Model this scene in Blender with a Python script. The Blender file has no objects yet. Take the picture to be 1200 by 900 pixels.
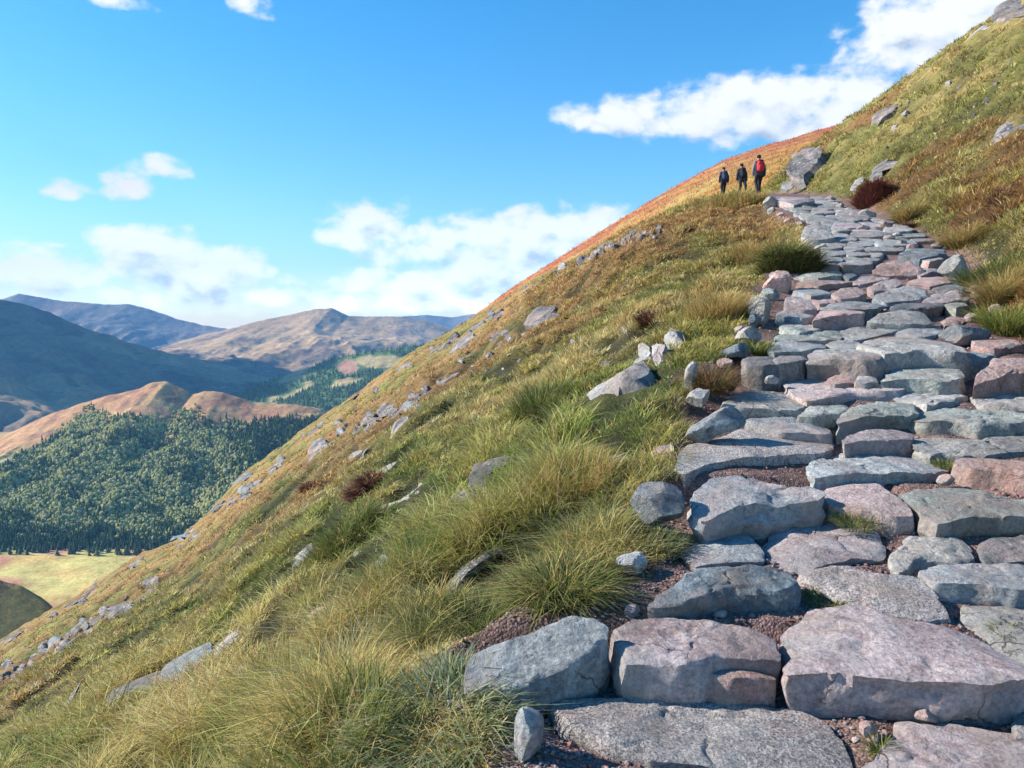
import bpy, bmesh, math, random
import numpy as np
from mathutils import Vector, Matrix

random.seed(7)
RNG = np.random.default_rng(11)
SC = bpy.context.scene
COL = SC.collection
F = 906.0
PITCH = math.atan(65 / F)
CP, SP = math.cos(PITCH), math.sin(PITCH)

# ------------------------------------------------------------------ helpers
def uv(px, py):
    """direction through a point of the photograph as (X/Y, Z/Y)"""
    cx = (np.asarray(px, float) - 600) / F
    cy = (450 - np.asarray(py, float)) / F
    den = CP + cy * SP
    return cx / den, (cy * CP - SP) / den

def topx(X, Y, Z):
    yc = Y * CP - Z * SP
    zc = Y * SP + Z * CP
    return 600 + F * X / yc, 450 - F * zc / yc

def smooth(a, b, x):
    t = np.clip((np.asarray(x, float) - a) / (b - a), 0, 1)
    return t * t * (3 - 2 * t)

def _hash(ix, iy, iz, seed):
    h = (ix.astype(np.uint32) * np.uint32(374761393) + iy.astype(np.uint32) * np.uint32(668265263)
         + iz.astype(np.uint32) * np.uint32(2147483647 - 131) + np.uint32((seed * 974711) & 0xffffffff))
    h = (h ^ (h >> np.uint32(13))) * np.uint32(1274126177)
    h = (h ^ (h >> np.uint32(16))) * np.uint32(2246822519)
    h = h ^ (h >> np.uint32(15))
    return h.astype(np.float64) / 4294967295.0

def vnoise(x, y, z=None, seed=0):
    x = np.asarray(x, float); y = np.asarray(y, float)
    z = np.zeros_like(x) if z is None else np.asarray(z, float)
    x, y, z = np.broadcast_arrays(x, y, z)
    fx, fy, fz = np.floor(x), np.floor(y), np.floor(z)
    ix, iy, iz = fx.astype(np.int64), fy.astype(np.int64), fz.astype(np.int64)
    tx, ty, tz = x - fx, y - fy, z - fz
    tx = tx * tx * tx * (tx * (tx * 6 - 15) + 10)
    ty = ty * ty * ty * (ty * (ty * 6 - 15) + 10)
    tz = tz * tz * tz * (tz * (tz * 6 - 15) + 10)
    r = 0
    for dx in (0, 1):
        wx = tx if dx else 1 - tx
        for dy in (0, 1):
            wy = ty if dy else 1 - ty
            for dz in (0, 1):
                wz = tz if dz else 1 - tz
                r = r + wx * wy * wz * _hash(ix + dx, iy + dy, iz + dz, seed)
    return r * 2 - 1

def fbm(x, y, z=None, o=4, seed=0, g=.5):
    a, s, f, n = 1.0, 0, 1.0, 0
    for k in range(o):
        s = s + a * vnoise(np.asarray(x) * f + 17.3 * k, np.asarray(y) * f - 9.1 * k, None if z is None else np.asarray(z) * f + 3.7 * k, seed + k)
        n += a; a *= g; f *= 2.03
    return s / n

def link(o):
    COL.objects.link(o); return o

def tag(o, label=None, cat=None, group=None, kind=None):
    if label: o['label'] = label
    if cat: o['category'] = cat
    if group: o['group'] = group
    if kind: o['kind'] = kind
    return o

def np_mesh(name, verts, tris=None, quads=None, cols=None, smoothf=True):
    me = bpy.data.meshes.new(name)
    verts = np.asarray(verts, np.float32)
    nt = 0 if tris is None else len(tris); nq = 0 if quads is None else len(quads)
    me.vertices.add(len(verts)); me.vertices.foreach_set('co', verts.ravel())
    me.loops.add(nt * 3 + nq * 4); me.polygons.add(nt + nq)
    li = []
    if nq: li.append(np.asarray(quads, np.int32).ravel())
    if nt: li.append(np.asarray(tris, np.int32).ravel())
    me.loops.foreach_set('vertex_index', np.concatenate(li))
    st = np.concatenate([np.arange(nq, dtype=np.int32) * 4, nq * 4 + np.arange(nt, dtype=np.int32) * 3])
    me.polygons.foreach_set('loop_start', st)
    me.polygons.foreach_set('use_smooth', np.full(nt + nq, smoothf, bool))
    if cols is not None:
        at = me.color_attributes.new('Col', 'FLOAT_COLOR', 'POINT')
        c = np.ones((len(verts), 4), np.float32); c[:, :3] = cols
        at.data.foreach_set('color', c.ravel())
    me.update(); me.validate()
    return me

def grid_quads(n, m):
    i = np.arange(n - 1)[:, None] * m + np.arange(m - 1)[None, :]
    return np.stack([i, i + 1, i + m + 1, i + m], -1).reshape(-1, 4)

def mesh_obj(name, me, mat, loc=(0, 0, 0), parent=None):
    o = bpy.data.objects.new(name, me); o.location = loc
    if mat:
        me.materials.append(mat)
    if parent: o.parent = parent
    return link(o)

# ------------------------------------------------------------------ materials
class NT:
    def __init__(s, name):
        s.m = bpy.data.materials.new(name); s.m.use_nodes = True
        s.t = s.m.node_tree; s.n = s.t.nodes; s.l = s.t.links
        s.b = s.n['Principled BSDF']; s.out = s.n['Material Output']
        s.b.inputs['Specular IOR Level'].default_value = .25
        s.b.inputs['Roughness'].default_value = .9
    def new(s, ty, **kw):
        n = s.n.new(ty)
        for k, v in kw.items(): setattr(n, k, v)
        return n
    def link(s, a, b): s.l.new(a, b)
    def val(s, sock, v):
        if hasattr(v, 'is_linked') or isinstance(v, bpy.types.NodeSocket): s.link(v, sock)
        else: sock.default_value = v
    def noise(s, vec, scale, detail=6, rough=.55, dist=0.0):
        n = s.new('ShaderNodeTexNoise')
        n.inputs['Scale'].default_value = scale; n.inputs['Detail'].default_value = detail
        n.inputs['Roughness'].default_value = rough; n.inputs['Distortion'].default_value = dist
        if vec is not None: s.link(vec, n.inputs['Vector'])
        return n.outputs['Fac']
    def voro(s, vec, scale, feat='F1', out='Distance', rand=1.0):
        n = s.new('ShaderNodeTexVoronoi'); n.feature = feat
        n.inputs['Scale'].default_value = scale; n.inputs['Randomness'].default_value = rand
        s.link(vec, n.inputs['Vector'])
        return n.outputs[out]
    def ramp(s, fac, stops):
        n = s.new('ShaderNodeValToRGB'); e = n.color_ramp.elements
        while len(e) < len(stops): e.new(.5)
        for k, (p, c) in enumerate(stops):
            e[k].position = p
            e[k].color = (c, c, c, 1) if isinstance(c, (int, float)) else (*c, 1)
        s.link(fac, n.inputs['Fac']); return n.outputs['Color']
    def mix(s, fac, a, b, mode='MIX'):
        n = s.new('ShaderNodeMix', data_type='RGBA', blend_type=mode)
        for sock, v in ((n.inputs['Factor'], fac), (n.inputs['A'], a), (n.inputs['B'], b)):
            if isinstance(v, tuple): sock.default_value = (*v, 1) if len(v) == 3 else v
            else: s.val(sock, v)
        return n.outputs['Result']
    def math(s, op, a, b=0.0, c=None):
        n = s.new('ShaderNodeMath', operation=op)
        s.val(n.inputs[0], a); s.val(n.inputs[1], b)
        if c is not None: s.val(n.inputs[2], c)
        return n.outputs[0]
    def vmath(s, op, a, b=None, scale=None):
        n = s.new('ShaderNodeVectorMath', operation=op)
        s.val(n.inputs[0], a)
        if b is not None: s.val(n.inputs[1], b)
        if scale is not None: s.val(n.inputs['Scale'], scale)
        return n.outputs[0]
    def bump(s, h, strength, dist, prev=None):
        n = s.new('ShaderNodeBump'); n.inputs['Strength'].default_value = strength
        n.inputs['Distance'].default_value = dist
        s.link(h, n.inputs['Height'])
        if prev is not None: s.link(prev, n.inputs['Normal'])
        return n.outputs['Normal']

def rock_mat(name, c1, c2, stain, speck=0.0, lichen=.25, grain=1.0, scale=1.0):
    t = NT(name)
    tc = t.new('ShaderNodeTexCoord'); oi = t.new('ShaderNodeObjectInfo')
    off = t.vmath('SCALE', (31.0, 17.0, 53.0), scale=oi.outputs['Random'])
    v = t.vmath('ADD', tc.outputs['Object'], off)
    v = t.vmath('SCALE', v, scale=scale)
    n1 = t.noise(v, 2.2, 9, .62, .4)
    base = t.ramp(n1, [(.36, c1), (.62, c2)])
    n2 = t.noise(v, 5.5, 8, .65, .8)
    base = t.mix(t.ramp(n2, [(.52, 0.0), (.68, .75)]), base, stain)
    n3 = t.noise(v, 9, 10, .7, .3)
    base = t.mix(t.math('MULTIPLY', t.ramp(n3, [(.57, 0.0), (.64, 1.0)]), lichen), base, (.50, .52, .48))
    n4 = t.noise(v, 45, 4, .7)
    base = t.mix(.8, base, t.ramp(n4, [(.28, .42), (.5, 1.0), (.72, 1.5)]), 'MULTIPLY')
    if speck > 0:
        sp = t.noise(v, 95, 2, .6)
        base = t.mix(t.math('MULTIPLY', t.ramp(sp, [(.5, 0.0), (.56, 1.0)]), speck), base, (.13, .12, .125))
        sp2 = t.noise(v, 70, 2, .6)
        base = t.mix(t.math('MULTIPLY', t.ramp(sp2, [(.56, 0.0), (.62, 1.0)]), speck), base, (.62, .58, .56))
    n5 = t.noise(v, 14, 6, .7, .4)
    base = t.mix(.8, base, t.ramp(n5, [(.3, .62), (.5, 1.0), (.7, 1.28)]), 'MULTIPLY')
    n6 = t.noise(v, 1.3, 7, .6, .6)
    base = t.mix(t.ramp(n6, [(.5, 0.0), (.66, .5)]), base, (.23, .165, .125))
    n7 = t.noise(t.vmath('ADD', v, (13.0, 4.0, 7.0)), 2.0, 8, .62, .7)
    other = (.36, .28, .265) if c1[2] > c1[0] else (.27, .285, .29)
    base = t.mix(t.ramp(n7, [(.5, 0.0), (.64, .6)]), base, other)
    # cracks filled with dirt
    vd = t.vmath('ADD', v, t.vmath('SCALE', t.new('ShaderNodeTexNoise').outputs['Color'], scale=.35))
    for nd in t.n:
        if nd.type == 'TEX_NOISE' and not nd.inputs['Vector'].is_linked:
            t.link(v, nd.inputs['Vector']); nd.inputs['Scale'].default_value = 3.0; nd.inputs['Detail'].default_value = 6
    ck = t.voro(vd, 1.9, 'DISTANCE_TO_EDGE')
    ckm = t.ramp(ck, [(0.0, 1.0), (.009, 0.0)])
    gate = t.ramp(t.noise(v, 1.7, 2), [(.55, 0.0), (.62, 1.0)])
    ckm = t.math('MULTIPLY', ckm, gate)
    base = t.mix(t.math('MULTIPLY', ckm, .7), base, (.07, .055, .05))
    r = t.math('MULTIPLY_ADD', oi.outputs['Random'], .34, .84)
    base = t.mix(1.0, base, t.new('ShaderNodeCombineColor').outputs[0], 'MULTIPLY')
    cc = [n for n in t.n if n.type == 'COMBINE_COLOR'][0]
    for k in range(3): t.link(r, cc.inputs[k])
    t.link(base, t.b.inputs['Base Color'])
    nb = t.bump(t.noise(v, 3.5, 10, .62, .5), 1.0, .07)
    nb = t.bump(t.noise(v, 24, 8, .7), 1.0 * grain, .024, nb)
    if speck > 0: nb = t.bump(t.noise(v, 75, 3, .6), .9, .008, nb)
    nb = t.bump(t.math('SUBTRACT', 1.0, ckm), .8, .015, nb)
    t.link(nb, t.b.inputs['Normal'])
    t.b.inputs['Roughness'].default_value = .82
    return t.m

ROCK = {
    'blue':  rock_mat('blue_grey_rock', (.185, .21, .23), (.34, .365, .375), (.12, .155, .19), 0, .35),
    'pink':  rock_mat('pink_rock', (.36, .235, .215), (.47, .345, .325), (.40, .20, .17), 0, .25),
    'lav':   rock_mat('lavender_rock', (.27, .225, .235), (.43, .37, .375), (.25, .165, .155), 0, .25),
    'gran':  rock_mat('speckled_granite', (.36, .335, .33), (.50, .475, .465), (.40, .27, .24), .75, .15),
    'pgran': rock_mat('pink_granite', (.42, .32, .31), (.52, .43, .42), (.43, .235, .20), .35, .1),
    'dark':  rock_mat('dark_rock', (.07, .095, .115), (.20, .245, .275), (.035, .045, .055), 0, .45),
    'green': rock_mat('green_grey_rock', (.20, .235, .22), (.36, .385, .36), (.13, .15, .13), 0, .35),
    'pale':  rock_mat('pale_rock', (.25, .245, .235), (.40, .39, .37), (.22, .22, .215), 0, .3),
    'grey':  rock_mat('grey_rock', (.17, .175, .18), (.33, .335, .335), (.10, .10, .105), 0, .5),
    'crag':  rock_mat('crag_rock', (.05, .054, .062), (.165, .165, .17), (.03, .03, .034), 0, .6, 1.0, .8),
}

def blade_mat(name, rough=.75, transl=.38):
    t = NT(name)
    a = t.new('ShaderNodeAttribute', attribute_name='Col')
    t.link(a.outputs['Color'], t.b.inputs['Base Color'])
    t.b.inputs['Roughness'].default_value = rough
    tr = t.new('ShaderNodeBsdfTranslucent'); t.link(a.outputs['Color'], tr.inputs['Color'])
    mx = t.new('ShaderNodeMixShader'); mx.inputs[0].default_value = transl
    t.link(t.b.outputs[0], mx.inputs[1]); t.link(tr.outputs[0], mx.inputs[2])
    t.link(mx.outputs[0], t.out.inputs['Surface'])
    return t.m
GRASS_M = blade_mat('grass_blade')
HEATH_M = blade_mat('heather_sprig', .85, .15)

def plain(name, c, rough=.8, var=.25, sc=40):
    t = NT(name)
    tc = t.new('ShaderNodeTexCoord')
    n = t.noise(tc.outputs['Object'], sc, 4)
    t.link(t.mix(1.0, c, t.ramp(n, [(.3, 1 - var), (.7, 1 + var)]), 'MULTIPLY'), t.b.inputs['Base Color'])
    t.b.inputs['Roughness'].default_value = rough
    return t.m

def col_ground_mat(name, bump_sc, bump_d, var_sc=3.0, detail_sc=25):
    """colour comes from the mesh (vegetation zones), broken up by fine noise"""
    t = NT(name)
    tc = t.new('ShaderNodeTexCoord')
    a = t.new('ShaderNodeAttribute', attribute_name='Col')
    n1 = t.noise(tc.outputs['Object'], var_sc, 8, .65)
    n2 = t.noise(tc.outputs['Object'], detail_sc, 6, .7)
    c = t.mix(1.0, a.outputs['Color'], t.ramp(n1, [(.28, .6), (.5, 1.0), (.75, 1.4)]), 'MULTIPLY')
    c = t.mix(1.0, c, t.ramp(n2, [(.3, .65), (.7, 1.35)]), 'MULTIPLY')
    t.link(c, t.b.inputs['Base Color'])
    nb = t.bump(n1, .8, bump_d)
    nb = t.bump(n2, .7, bump_d * .25, nb)
    t.link(nb, t.b.inputs['Normal'])
    t.b.inputs['Roughness'].default_value = .95
    t.b.inputs['Specular IOR Level'].default_value = .1
    return t.m

# ------------------------------------------------------------------ the hillside
PY = np.array([-6, 0, 2, 2.7, 3.3, 4, 5, 6, 7.2, 8.5, 11, 15, 20, 28, 34, 36, 40, 43, 48, 60, 90])
PZ = np.array([-1.75, -1.66, -1.62, -1.53, -1.40, -1.26, -1.02, -.76, -.44, -.14, .42, 1.4, 2.54, 4.48, 5.80, 6.17, 6.8, 7.25, 8.05, 9.55, 14])
def P(Y): return np.interp(Y, PY, PZ)
_yd = np.linspace(2.2, 34.5, 6000); _vd = P(_yd) / _yd
def row_to_Y(row):
    return float(np.interp(uv(600, row)[1], _vd, _yd))
def edge_curve(pts, head, tail):
    ys, xs = [h[0] for h in head], [h[1] for h in head]
    for row, px in pts:
        Y = row_to_Y(row); ys.append(Y); xs.append(uv(px, row)[0] * Y)
    for Y, px in tail:
        ys.append(Y); xs.append(uv(px, 228)[0] * Y)
    return np.array(ys), np.array(xs)
LY, LX = edge_curve([(900, 575), (850, 575), (790, 520), (740, 560), (700, 635), (650, 700), (600, 738), (550, 785), (500, 800), (470, 805), (430, 822), (400, 855), (370, 874),
                     (340, 882), (320, 897), (300, 925), (280, 940), (262, 935), (247, 908), (233, 892)],
                    [(-6, -.6), (1.0, -.2)], [(36, 866), (40, 846), (48, 822), (60, 818), (90, 818)])
# where the turf ends along the left side of the path
TY, TX = edge_curve([(900, 575), (850, 580), (790, 525), (740, 555), (712, 600), (694, 648), (676, 705), (660, 758), (645, 790), (615, 806), (570, 806), (545, 792), (500, 800), (470, 808), (430, 830), (400, 862), (370, 880),
                     (340, 890), (320, 905), (300, 932), (280, 945), (262, 938), (247, 910), (233, 893)],
                    [(-6, -.6), (1.0, -.2)], [(36, 866), (40, 846), (48, 822), (60, 818), (90, 818)])
def TL(Y): return np.interp(Y, TY, TX)
RY, RX = edge_curve([(600, 1330), (500, 1290), (430, 1238), (410, 1213), (395, 1200), (370, 1155), (340, 1148), (320, 1142), (300, 1132), (285, 1107), (270, 1067),
                     (258, 1047), (245, 1012), (236, 985), (230, 962)],
                    [(-6, 2.6), (2, 2.6), (3.5, 3.0)], [(36, 932), (40, 895), (48, 868), (60, 818), (90, 818)])
def L(Y): return np.interp(Y, LY, LX)
def R(Y): return np.interp(Y, RY, RX)
SIL = [(-700, 1190), (-300, 935), (0, 750), (62, 713), (93, 697), (157, 655), (207, 632), (250, 595), (283, 557), (333, 522), (400, 473), (480, 415), (560, 371), (620, 331), (700, 290), (760, 260), (830, 237),
       (870, 227), (895, 222), (930, 190), (985, 148), (1000, 137), (1050, 102), (1100, 67), (1150, 32), (1200, -3), (1500, -213), (2300, -700)]
_su, _sv = uv([p[0] for p in SIL], [p[1] for p in SIL])
def S(u): return np.interp(u, _su, _sv)
def Ye(u): return np.interp(u, [0, .2], [85, 60])
def _tabD(EX, EYs, lo, hi):
    Y = np.linspace(2.2, 50, 400); X = EX(Y); u = X / Y
    D = (S(u) - P(Y) / Y) / (1 / Y - 1 / Ye(u))
    return Y, np.clip(D, lo, hi)
_dlY, _dl = _tabD(L, None, .05, 6)
_drY, _dr = _tabD(R, None, .5, 14)

def side(X, Y, D):
    Yc = np.maximum(Y, 2.2); u = X / Yc; ye = Ye(u)
    zin = Yc * (S(u) - D * (1 / Yc - 1 / ye))
    over = np.maximum(Y - ye, 0)
    return np.where(Y < ye, zin, Yc * S(u) - .004 * over ** 2 - .06 * over)

def mound(X, Y):
    """tussocky hummocks, -1 in the hollows to 1 on the crowns"""
    m = vnoise(X * 2.2 + .5 * vnoise(X * 1.1, Y, seed=61), Y * 1.7, seed=6) + .45 * vnoise(X * 4.3, Y * 3.4, seed=16)
    return np.clip(m * 1.15, -1, 1)

def ground(X, Y, detail=True):
    X = np.asarray(X, float); Y = np.asarray(Y, float)
    X, Y = np.broadcast_arrays(X, Y)
    l, r = L(Y), R(Y)
    Yc = np.maximum(Y, 2.2)
    dl = np.interp(Yc, _dlY, _dl); dr = np.interp(Yc, _drY, _dr)
    dfar = np.interp(Yc, [3, 5, 15, 40], [1.5, 1.6, 2.1, 2.3])
    k = smooth(-.40, -.02, X / Yc - l / Yc)
    zl = side(X, Y, dfar * (1 - k) + dl * k); zr = side(X, Y, dr)
    zp = P(Y)
    z = np.where(X < l, zl, np.where(X > r, zr, zp))
    if detail:
        out = np.maximum(np.maximum(l - X, X - r), 0)
        a = smooth(0, 1.0, out)
        z = z + a * (.10 * fbm(X * 1.3, Y * 1.3, o=3, seed=5) + .15 * np.interp(Y, [0, 4, 10, 30], [.45, .6, 1, 1.25]) * mound(X, Y))
        z = z + smooth(2, 7, out) * .22 * fbm(X * .6, Y * .45, o=3, seed=12) * smooth(6, 18, Y)
        z = z + smooth(.5, 5, out) * .35 * fbm(X * .22, Y * .16, o=3, seed=9) * smooth(3, 14, Y)
        z = z + (1 - a) * .015 * fbm(X * 6, Y * 6, o=2, seed=21)
        # a low turf lip along the outer edge of the path
        lip = np.exp(-((l - X - .45) / .3) ** 2)
        z = z + lip * .07 * (vnoise(Y * 1.1, X * .4, seed=33) + .6) * smooth(3.6, 5.5, Y) * (1 - smooth(30, 36, Y))
    return z

def hit(px, py, ymax=85):
    """where the ray through a point of the photo meets the bare ground"""
    u, v = uv(px, py)
    Y = np.exp(np.linspace(math.log(1.6), math.log(ymax), 1500))
    d = ground(u * Y, Y) - v * Y
    i = np.argmax(d >= 0)
    if d[i] < 0: i = len(Y) - 1
    if i == 0: return float(u * Y[0]), float(Y[0]), float(v * Y[0])
    f = -d[i - 1] / (d[i] - d[i - 1] + 1e-12)
    y = Y[i - 1] + (Y[i] - Y[i - 1]) * f
    return float(u * y), float(y), float(v * y)

SLABS = []          # (outline in plan, plane of the upper face): the gravel lies against the stones
def settle(x, y, z):
    """gravel level where it meets the paving: never above a stone's face, sloping up behind it; also which points lie under a stone"""
    z = np.array(z, float); under = np.zeros(len(x), bool)
    near = np.nonzero((y < 38) & (x > L(y) - 1.5) & (x < R(y) + 1.5))[0]
    xn, yn = x[near], y[near]
    for poly, (pa, pb, pc) in SLABS:
        lo, hi = poly.min(0) - .4, poly.max(0) + .4
        m = np.nonzero((xn > lo[0]) & (xn < hi[0]) & (yn > lo[1]) & (yn < hi[1]))[0]
        if not len(m): continue
        q = np.stack([xn[m], yn[m]], 1)
        a = poly; b = np.roll(poly, -1, 0); e = b - a
        w = q[:, None] - a[None]
        t = np.clip((w * e).sum(-1) / np.maximum((e * e).sum(-1), 1e-12), 0, 1)
        dv = w - t[..., None] * e
        d = np.sqrt((dv * dv).sum(-1)); j = d.argmin(1); dist = d[np.arange(len(m)), j]
        foot = a[j] + t[np.arange(len(m)), j][:, None] * e[j]
        c = (a[None, :, 1] > q[:, 1:2]) != (b[None, :, 1] > q[:, 1:2])
        xi = a[None, :, 0] + (q[:, 1:2] - a[None, :, 1]) * e[None, :, 0] / np.where(np.abs(e[None, :, 1]) < 1e-9, 1e-9, e[None, :, 1])
        ins = ((c & (q[:, 0:1] < xi)).sum(1) % 2) == 1
        f = np.where(ins[:, None], q, foot); dist = np.where(ins, 0, dist)
        cap = pa * f[:, 0] + pb * f[:, 1] + pc - np.where(ins, .09, .045) + .22 * dist
        i = near[m]; z[i] = np.minimum(z[i], cap); under[i] |= ins
    return z, under

# vegetation colours, linear albedo
STRAW = np.array([.68, .51, .22]); OLIVE = np.array([.36, .325, .095]); GREEN = np.array([.205, .27, .06])
DGREEN = np.array([.085, .12, .035]); RUST = np.array([.44, .21, .085]); WINE = np.array([.16, .06, .05]); PALEG = np.array([.30, .31, .16])
def veg_col(X, Y, rnd, n1=None):
    """colour of the turf at a place: patches of straw, olive, green and rust, with shade painted into the hollows"""
    n1 = fbm(X * .38, Y * .30, o=3, seed=41); n2 = fbm(X * 1.1, Y * .9, o=3, seed=52)
    n3 = fbm(X * .16, Y * .12, o=3, seed=63)
    l = L(Y); r = R(Y)
    c = np.repeat(OLIVE[None], len(X), 0)
    def blend(c, k, col): return c * (1 - k[:, None]) + np.asarray(col)[None] * k[:, None]
    c = blend(c, smooth(.04, .46, n1 + .35 * rnd) * .9, STRAW)
    c = blend(c, smooth(-.02, .30, -n1 + .35 * n2 + .25 * rnd) * .9, GREEN)
    c = blend(c, smooth(.25, .55, n2 + .22 * rnd) * .55, DGREEN)
    edge = smooth(.13, .04, S(X / np.maximum(Y, 2.2)) - ground(X, Y, False) / np.maximum(Y, 2.2)) * (X < l)
    c = blend(c, smooth(.0, .5, edge * .75 + n1 * .6 + .2 * rnd - .35) * .75, RUST * .8)
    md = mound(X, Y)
    c = blend(c, smooth(.1, -.55, md + .2 * rnd) * .85, np.array([.07, .085, .028]))  # darker growth in the hollows; shade between tussocks painted in with it
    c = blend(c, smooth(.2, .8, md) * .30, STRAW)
    rb = (X > r).astype(float)
    c = blend(c, rb * .45, OLIVE * .85)
    c = blend(c, rb * smooth(.1, .4, n2 + .3 * rnd - .2 * n1) * .5, np.array([.15, .13, .05]))
    rk = smooth(.30, .48, n3 + .35 * n2) * (.25 + .75 * (X > r))
    c = blend(c, rk * .7, RUST * .75)
    return c

def build_hillside():
    us = np.linspace(-1.7, 1.7, 520)
    Ys = np.exp(np.linspace(math.log(.5), math.log(140), 620))
    Y, U = np.meshgrid(Ys, us, indexing='ij'); X = U * Y
    Z = settle(X.ravel(), Y.ravel(), ground(X, Y).ravel())[0]
    x, y = X.ravel(), Y.ravel()
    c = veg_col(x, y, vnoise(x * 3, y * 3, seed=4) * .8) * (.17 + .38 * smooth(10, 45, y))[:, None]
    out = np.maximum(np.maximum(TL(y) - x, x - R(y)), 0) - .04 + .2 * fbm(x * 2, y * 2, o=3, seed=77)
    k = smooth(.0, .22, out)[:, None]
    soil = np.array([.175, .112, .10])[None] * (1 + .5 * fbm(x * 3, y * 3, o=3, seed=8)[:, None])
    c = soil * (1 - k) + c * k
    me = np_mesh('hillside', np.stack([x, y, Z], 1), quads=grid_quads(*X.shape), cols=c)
    t = NT('turf_and_gravel')
    tc = t.new('ShaderNodeTexCoord'); o = tc.outputs['Object']
    a = t.new('ShaderNodeAttribute', attribute_name='Col')
    n1 = t.noise(o, 5, 8, .65); n2 = t.noise(o, 60, 5, .7)
    vc = t.voro(o, 80, out='Color'); vd = t.voro(o, 80)
    cc = t.mix(1.0, a.outputs['Color'], t.ramp(n1, [(.3, .6), (.5, 1.0), (.72, 1.35)]), 'MULTIPLY')
    g = t.new('ShaderNodeSeparateColor'); t.link(vc, g.inputs[0])
    cc = t.mix(.75, cc, t.ramp(g.outputs[0], [(.0, .5), (.6, 1.0), (1.0, 1.9)]), 'MULTIPLY')
    t.link(cc, t.b.inputs['Base Color'])
    nb = t.bump(n1, .7, .06); nb = t.bump(n2, .6, .01, nb)
    nb = t.bump(t.math('SUBTRACT', 1.0, vd), .7, .012, nb)
    t.link(nb, t.b.inputs['Normal'])
    tag(mesh_obj('hillside_ground', me, t.m), kind='structure')

# the shoulder of the same mountain, farther along
SIL2 = [(100, 760), (300, 580), (480, 432), (520, 398), (560, 366), (620, 325), (700, 273), (760, 236), (800, 213), (850, 188), (900, 170), (960, 152), (985, 145), (1050, 118), (1200, 70), (1500, 0)]
_s2u, _s2v = uv([p[0] for p in SIL2], [p[1] for p in SIL2])
def shoulder(X, Y):
    u = X / Y; s = np.interp(u, _s2u, _s2v)
    z = Y * (s - 9 * (1 / Y - 1 / 210.0))
    over = np.maximum(Y - 210, 0)
    z = np.where(Y < 210, z, Y * s - .002 * over ** 2 - .05 * over)
    return z + .5 * fbm(X * .12, Y * .12, o=4, seed=15) + .16 * fbm(X * .7, Y * .7, o=2, seed=19)
def shoulder_col(x, y):
    n = fbm(x * .06, y * .05, o=4, seed=71); n2 = fbm(x * .3, y * .25, o=3, seed=72)
    u = x / y; s = np.interp(u, _s2u, _s2v)
    top = smooth(.03, .0, s - shoulder(x, y) / y)
    c = np.repeat(np.array([.40, .22, .075])[None], len(x), 0)
    k = smooth(-.1, .4, n + .4 * n2)[:, None]; c = c * (1 - k) + np.array([.40, .29, .11]) * k
    k = (smooth(.1, .5, n2 - n * .3) * .5)[:, None]; c = c * (1 - k) + OLIVE * k
    k = (top * smooth(-.4, .1, n2) * .9)[:, None]; c = c * (1 - k) + np.array([.32, .085, .06]) * k
    return c
def build_shoulder():
    us = np.linspace(-.55, .95, 360); Ys = np.linspace(58, 330, 340)
    Y, U = np.meshgrid(Ys, us, indexing='ij'); X = U * Y
    x, y = X.ravel(), Y.ravel()
    me = np_mesh('mountain_shoulder', np.stack([x, y, shoulder(x, y)], 1), quads=grid_quads(*X.shape), cols=shoulder_col(x, y) * .9)
    tag(mesh_obj('mountain_shoulder', me, col_ground_mat('shoulder_turf', 1, .35, .8, 4)), kind='structure')
build_shoulder()

# ------------------------------------------------------------------ grass
def blades(px, py, pz, length, width, col, lean_az=None, lean=.35, bend=.5, levels=3, up=None):
    """one tapering bent blade per root; arrays in, mesh arrays out"""
    n = len(px)
    az = RNG.uniform(0, 2 * math.pi, n) if lean_az is None else lean_az
    ln = lean * RNG.uniform(.2, 1.3, n); bd = bend * RNG.uniform(.1, 1.4, n)
    dx, dy = np.cos(az), np.sin(az)
    wa = az + math.pi / 2 + RNG.normal(0, .7, n)
    wx, wy = np.cos(wa), np.sin(wa)
    ts = np.linspace(0, 1, levels + 1)
    V = np.zeros((n, 2 * levels + 1, 3)); C = np.zeros((n, 2 * levels + 1, 3))
    for i, t in enumerate(ts):
        h = length * (ln * t + bd * t * t)
        zz = length * t * np.maximum(1 - .45 * (bd * t) ** 1.3 - .25 * ln, .12)
        cx, cy, cz = px + dx * h, py + dy * h, pz + zz
        hw = width * (1 - .55 * t)
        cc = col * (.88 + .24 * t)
        if i < levels:
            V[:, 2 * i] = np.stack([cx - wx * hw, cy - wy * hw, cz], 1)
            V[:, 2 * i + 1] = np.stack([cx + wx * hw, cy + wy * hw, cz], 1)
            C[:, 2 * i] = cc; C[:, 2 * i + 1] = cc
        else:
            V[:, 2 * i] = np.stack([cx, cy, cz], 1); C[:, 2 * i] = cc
    k = 2 * levels + 1
    b = (np.arange(n) * k)[:, None]
    Q = [b + np.array([[2 * i, 2 * i + 1, 2 * i + 3, 2 * i + 2]]) for i in range(levels - 1)]
    T = b + np.array([[2 * levels - 2, 2 * levels - 1, 2 * levels]])
    return V.reshape(-1, 3), np.stack(Q, 1).reshape(-1, 4) if Q else None, T, C.reshape(-1, 3)

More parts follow.
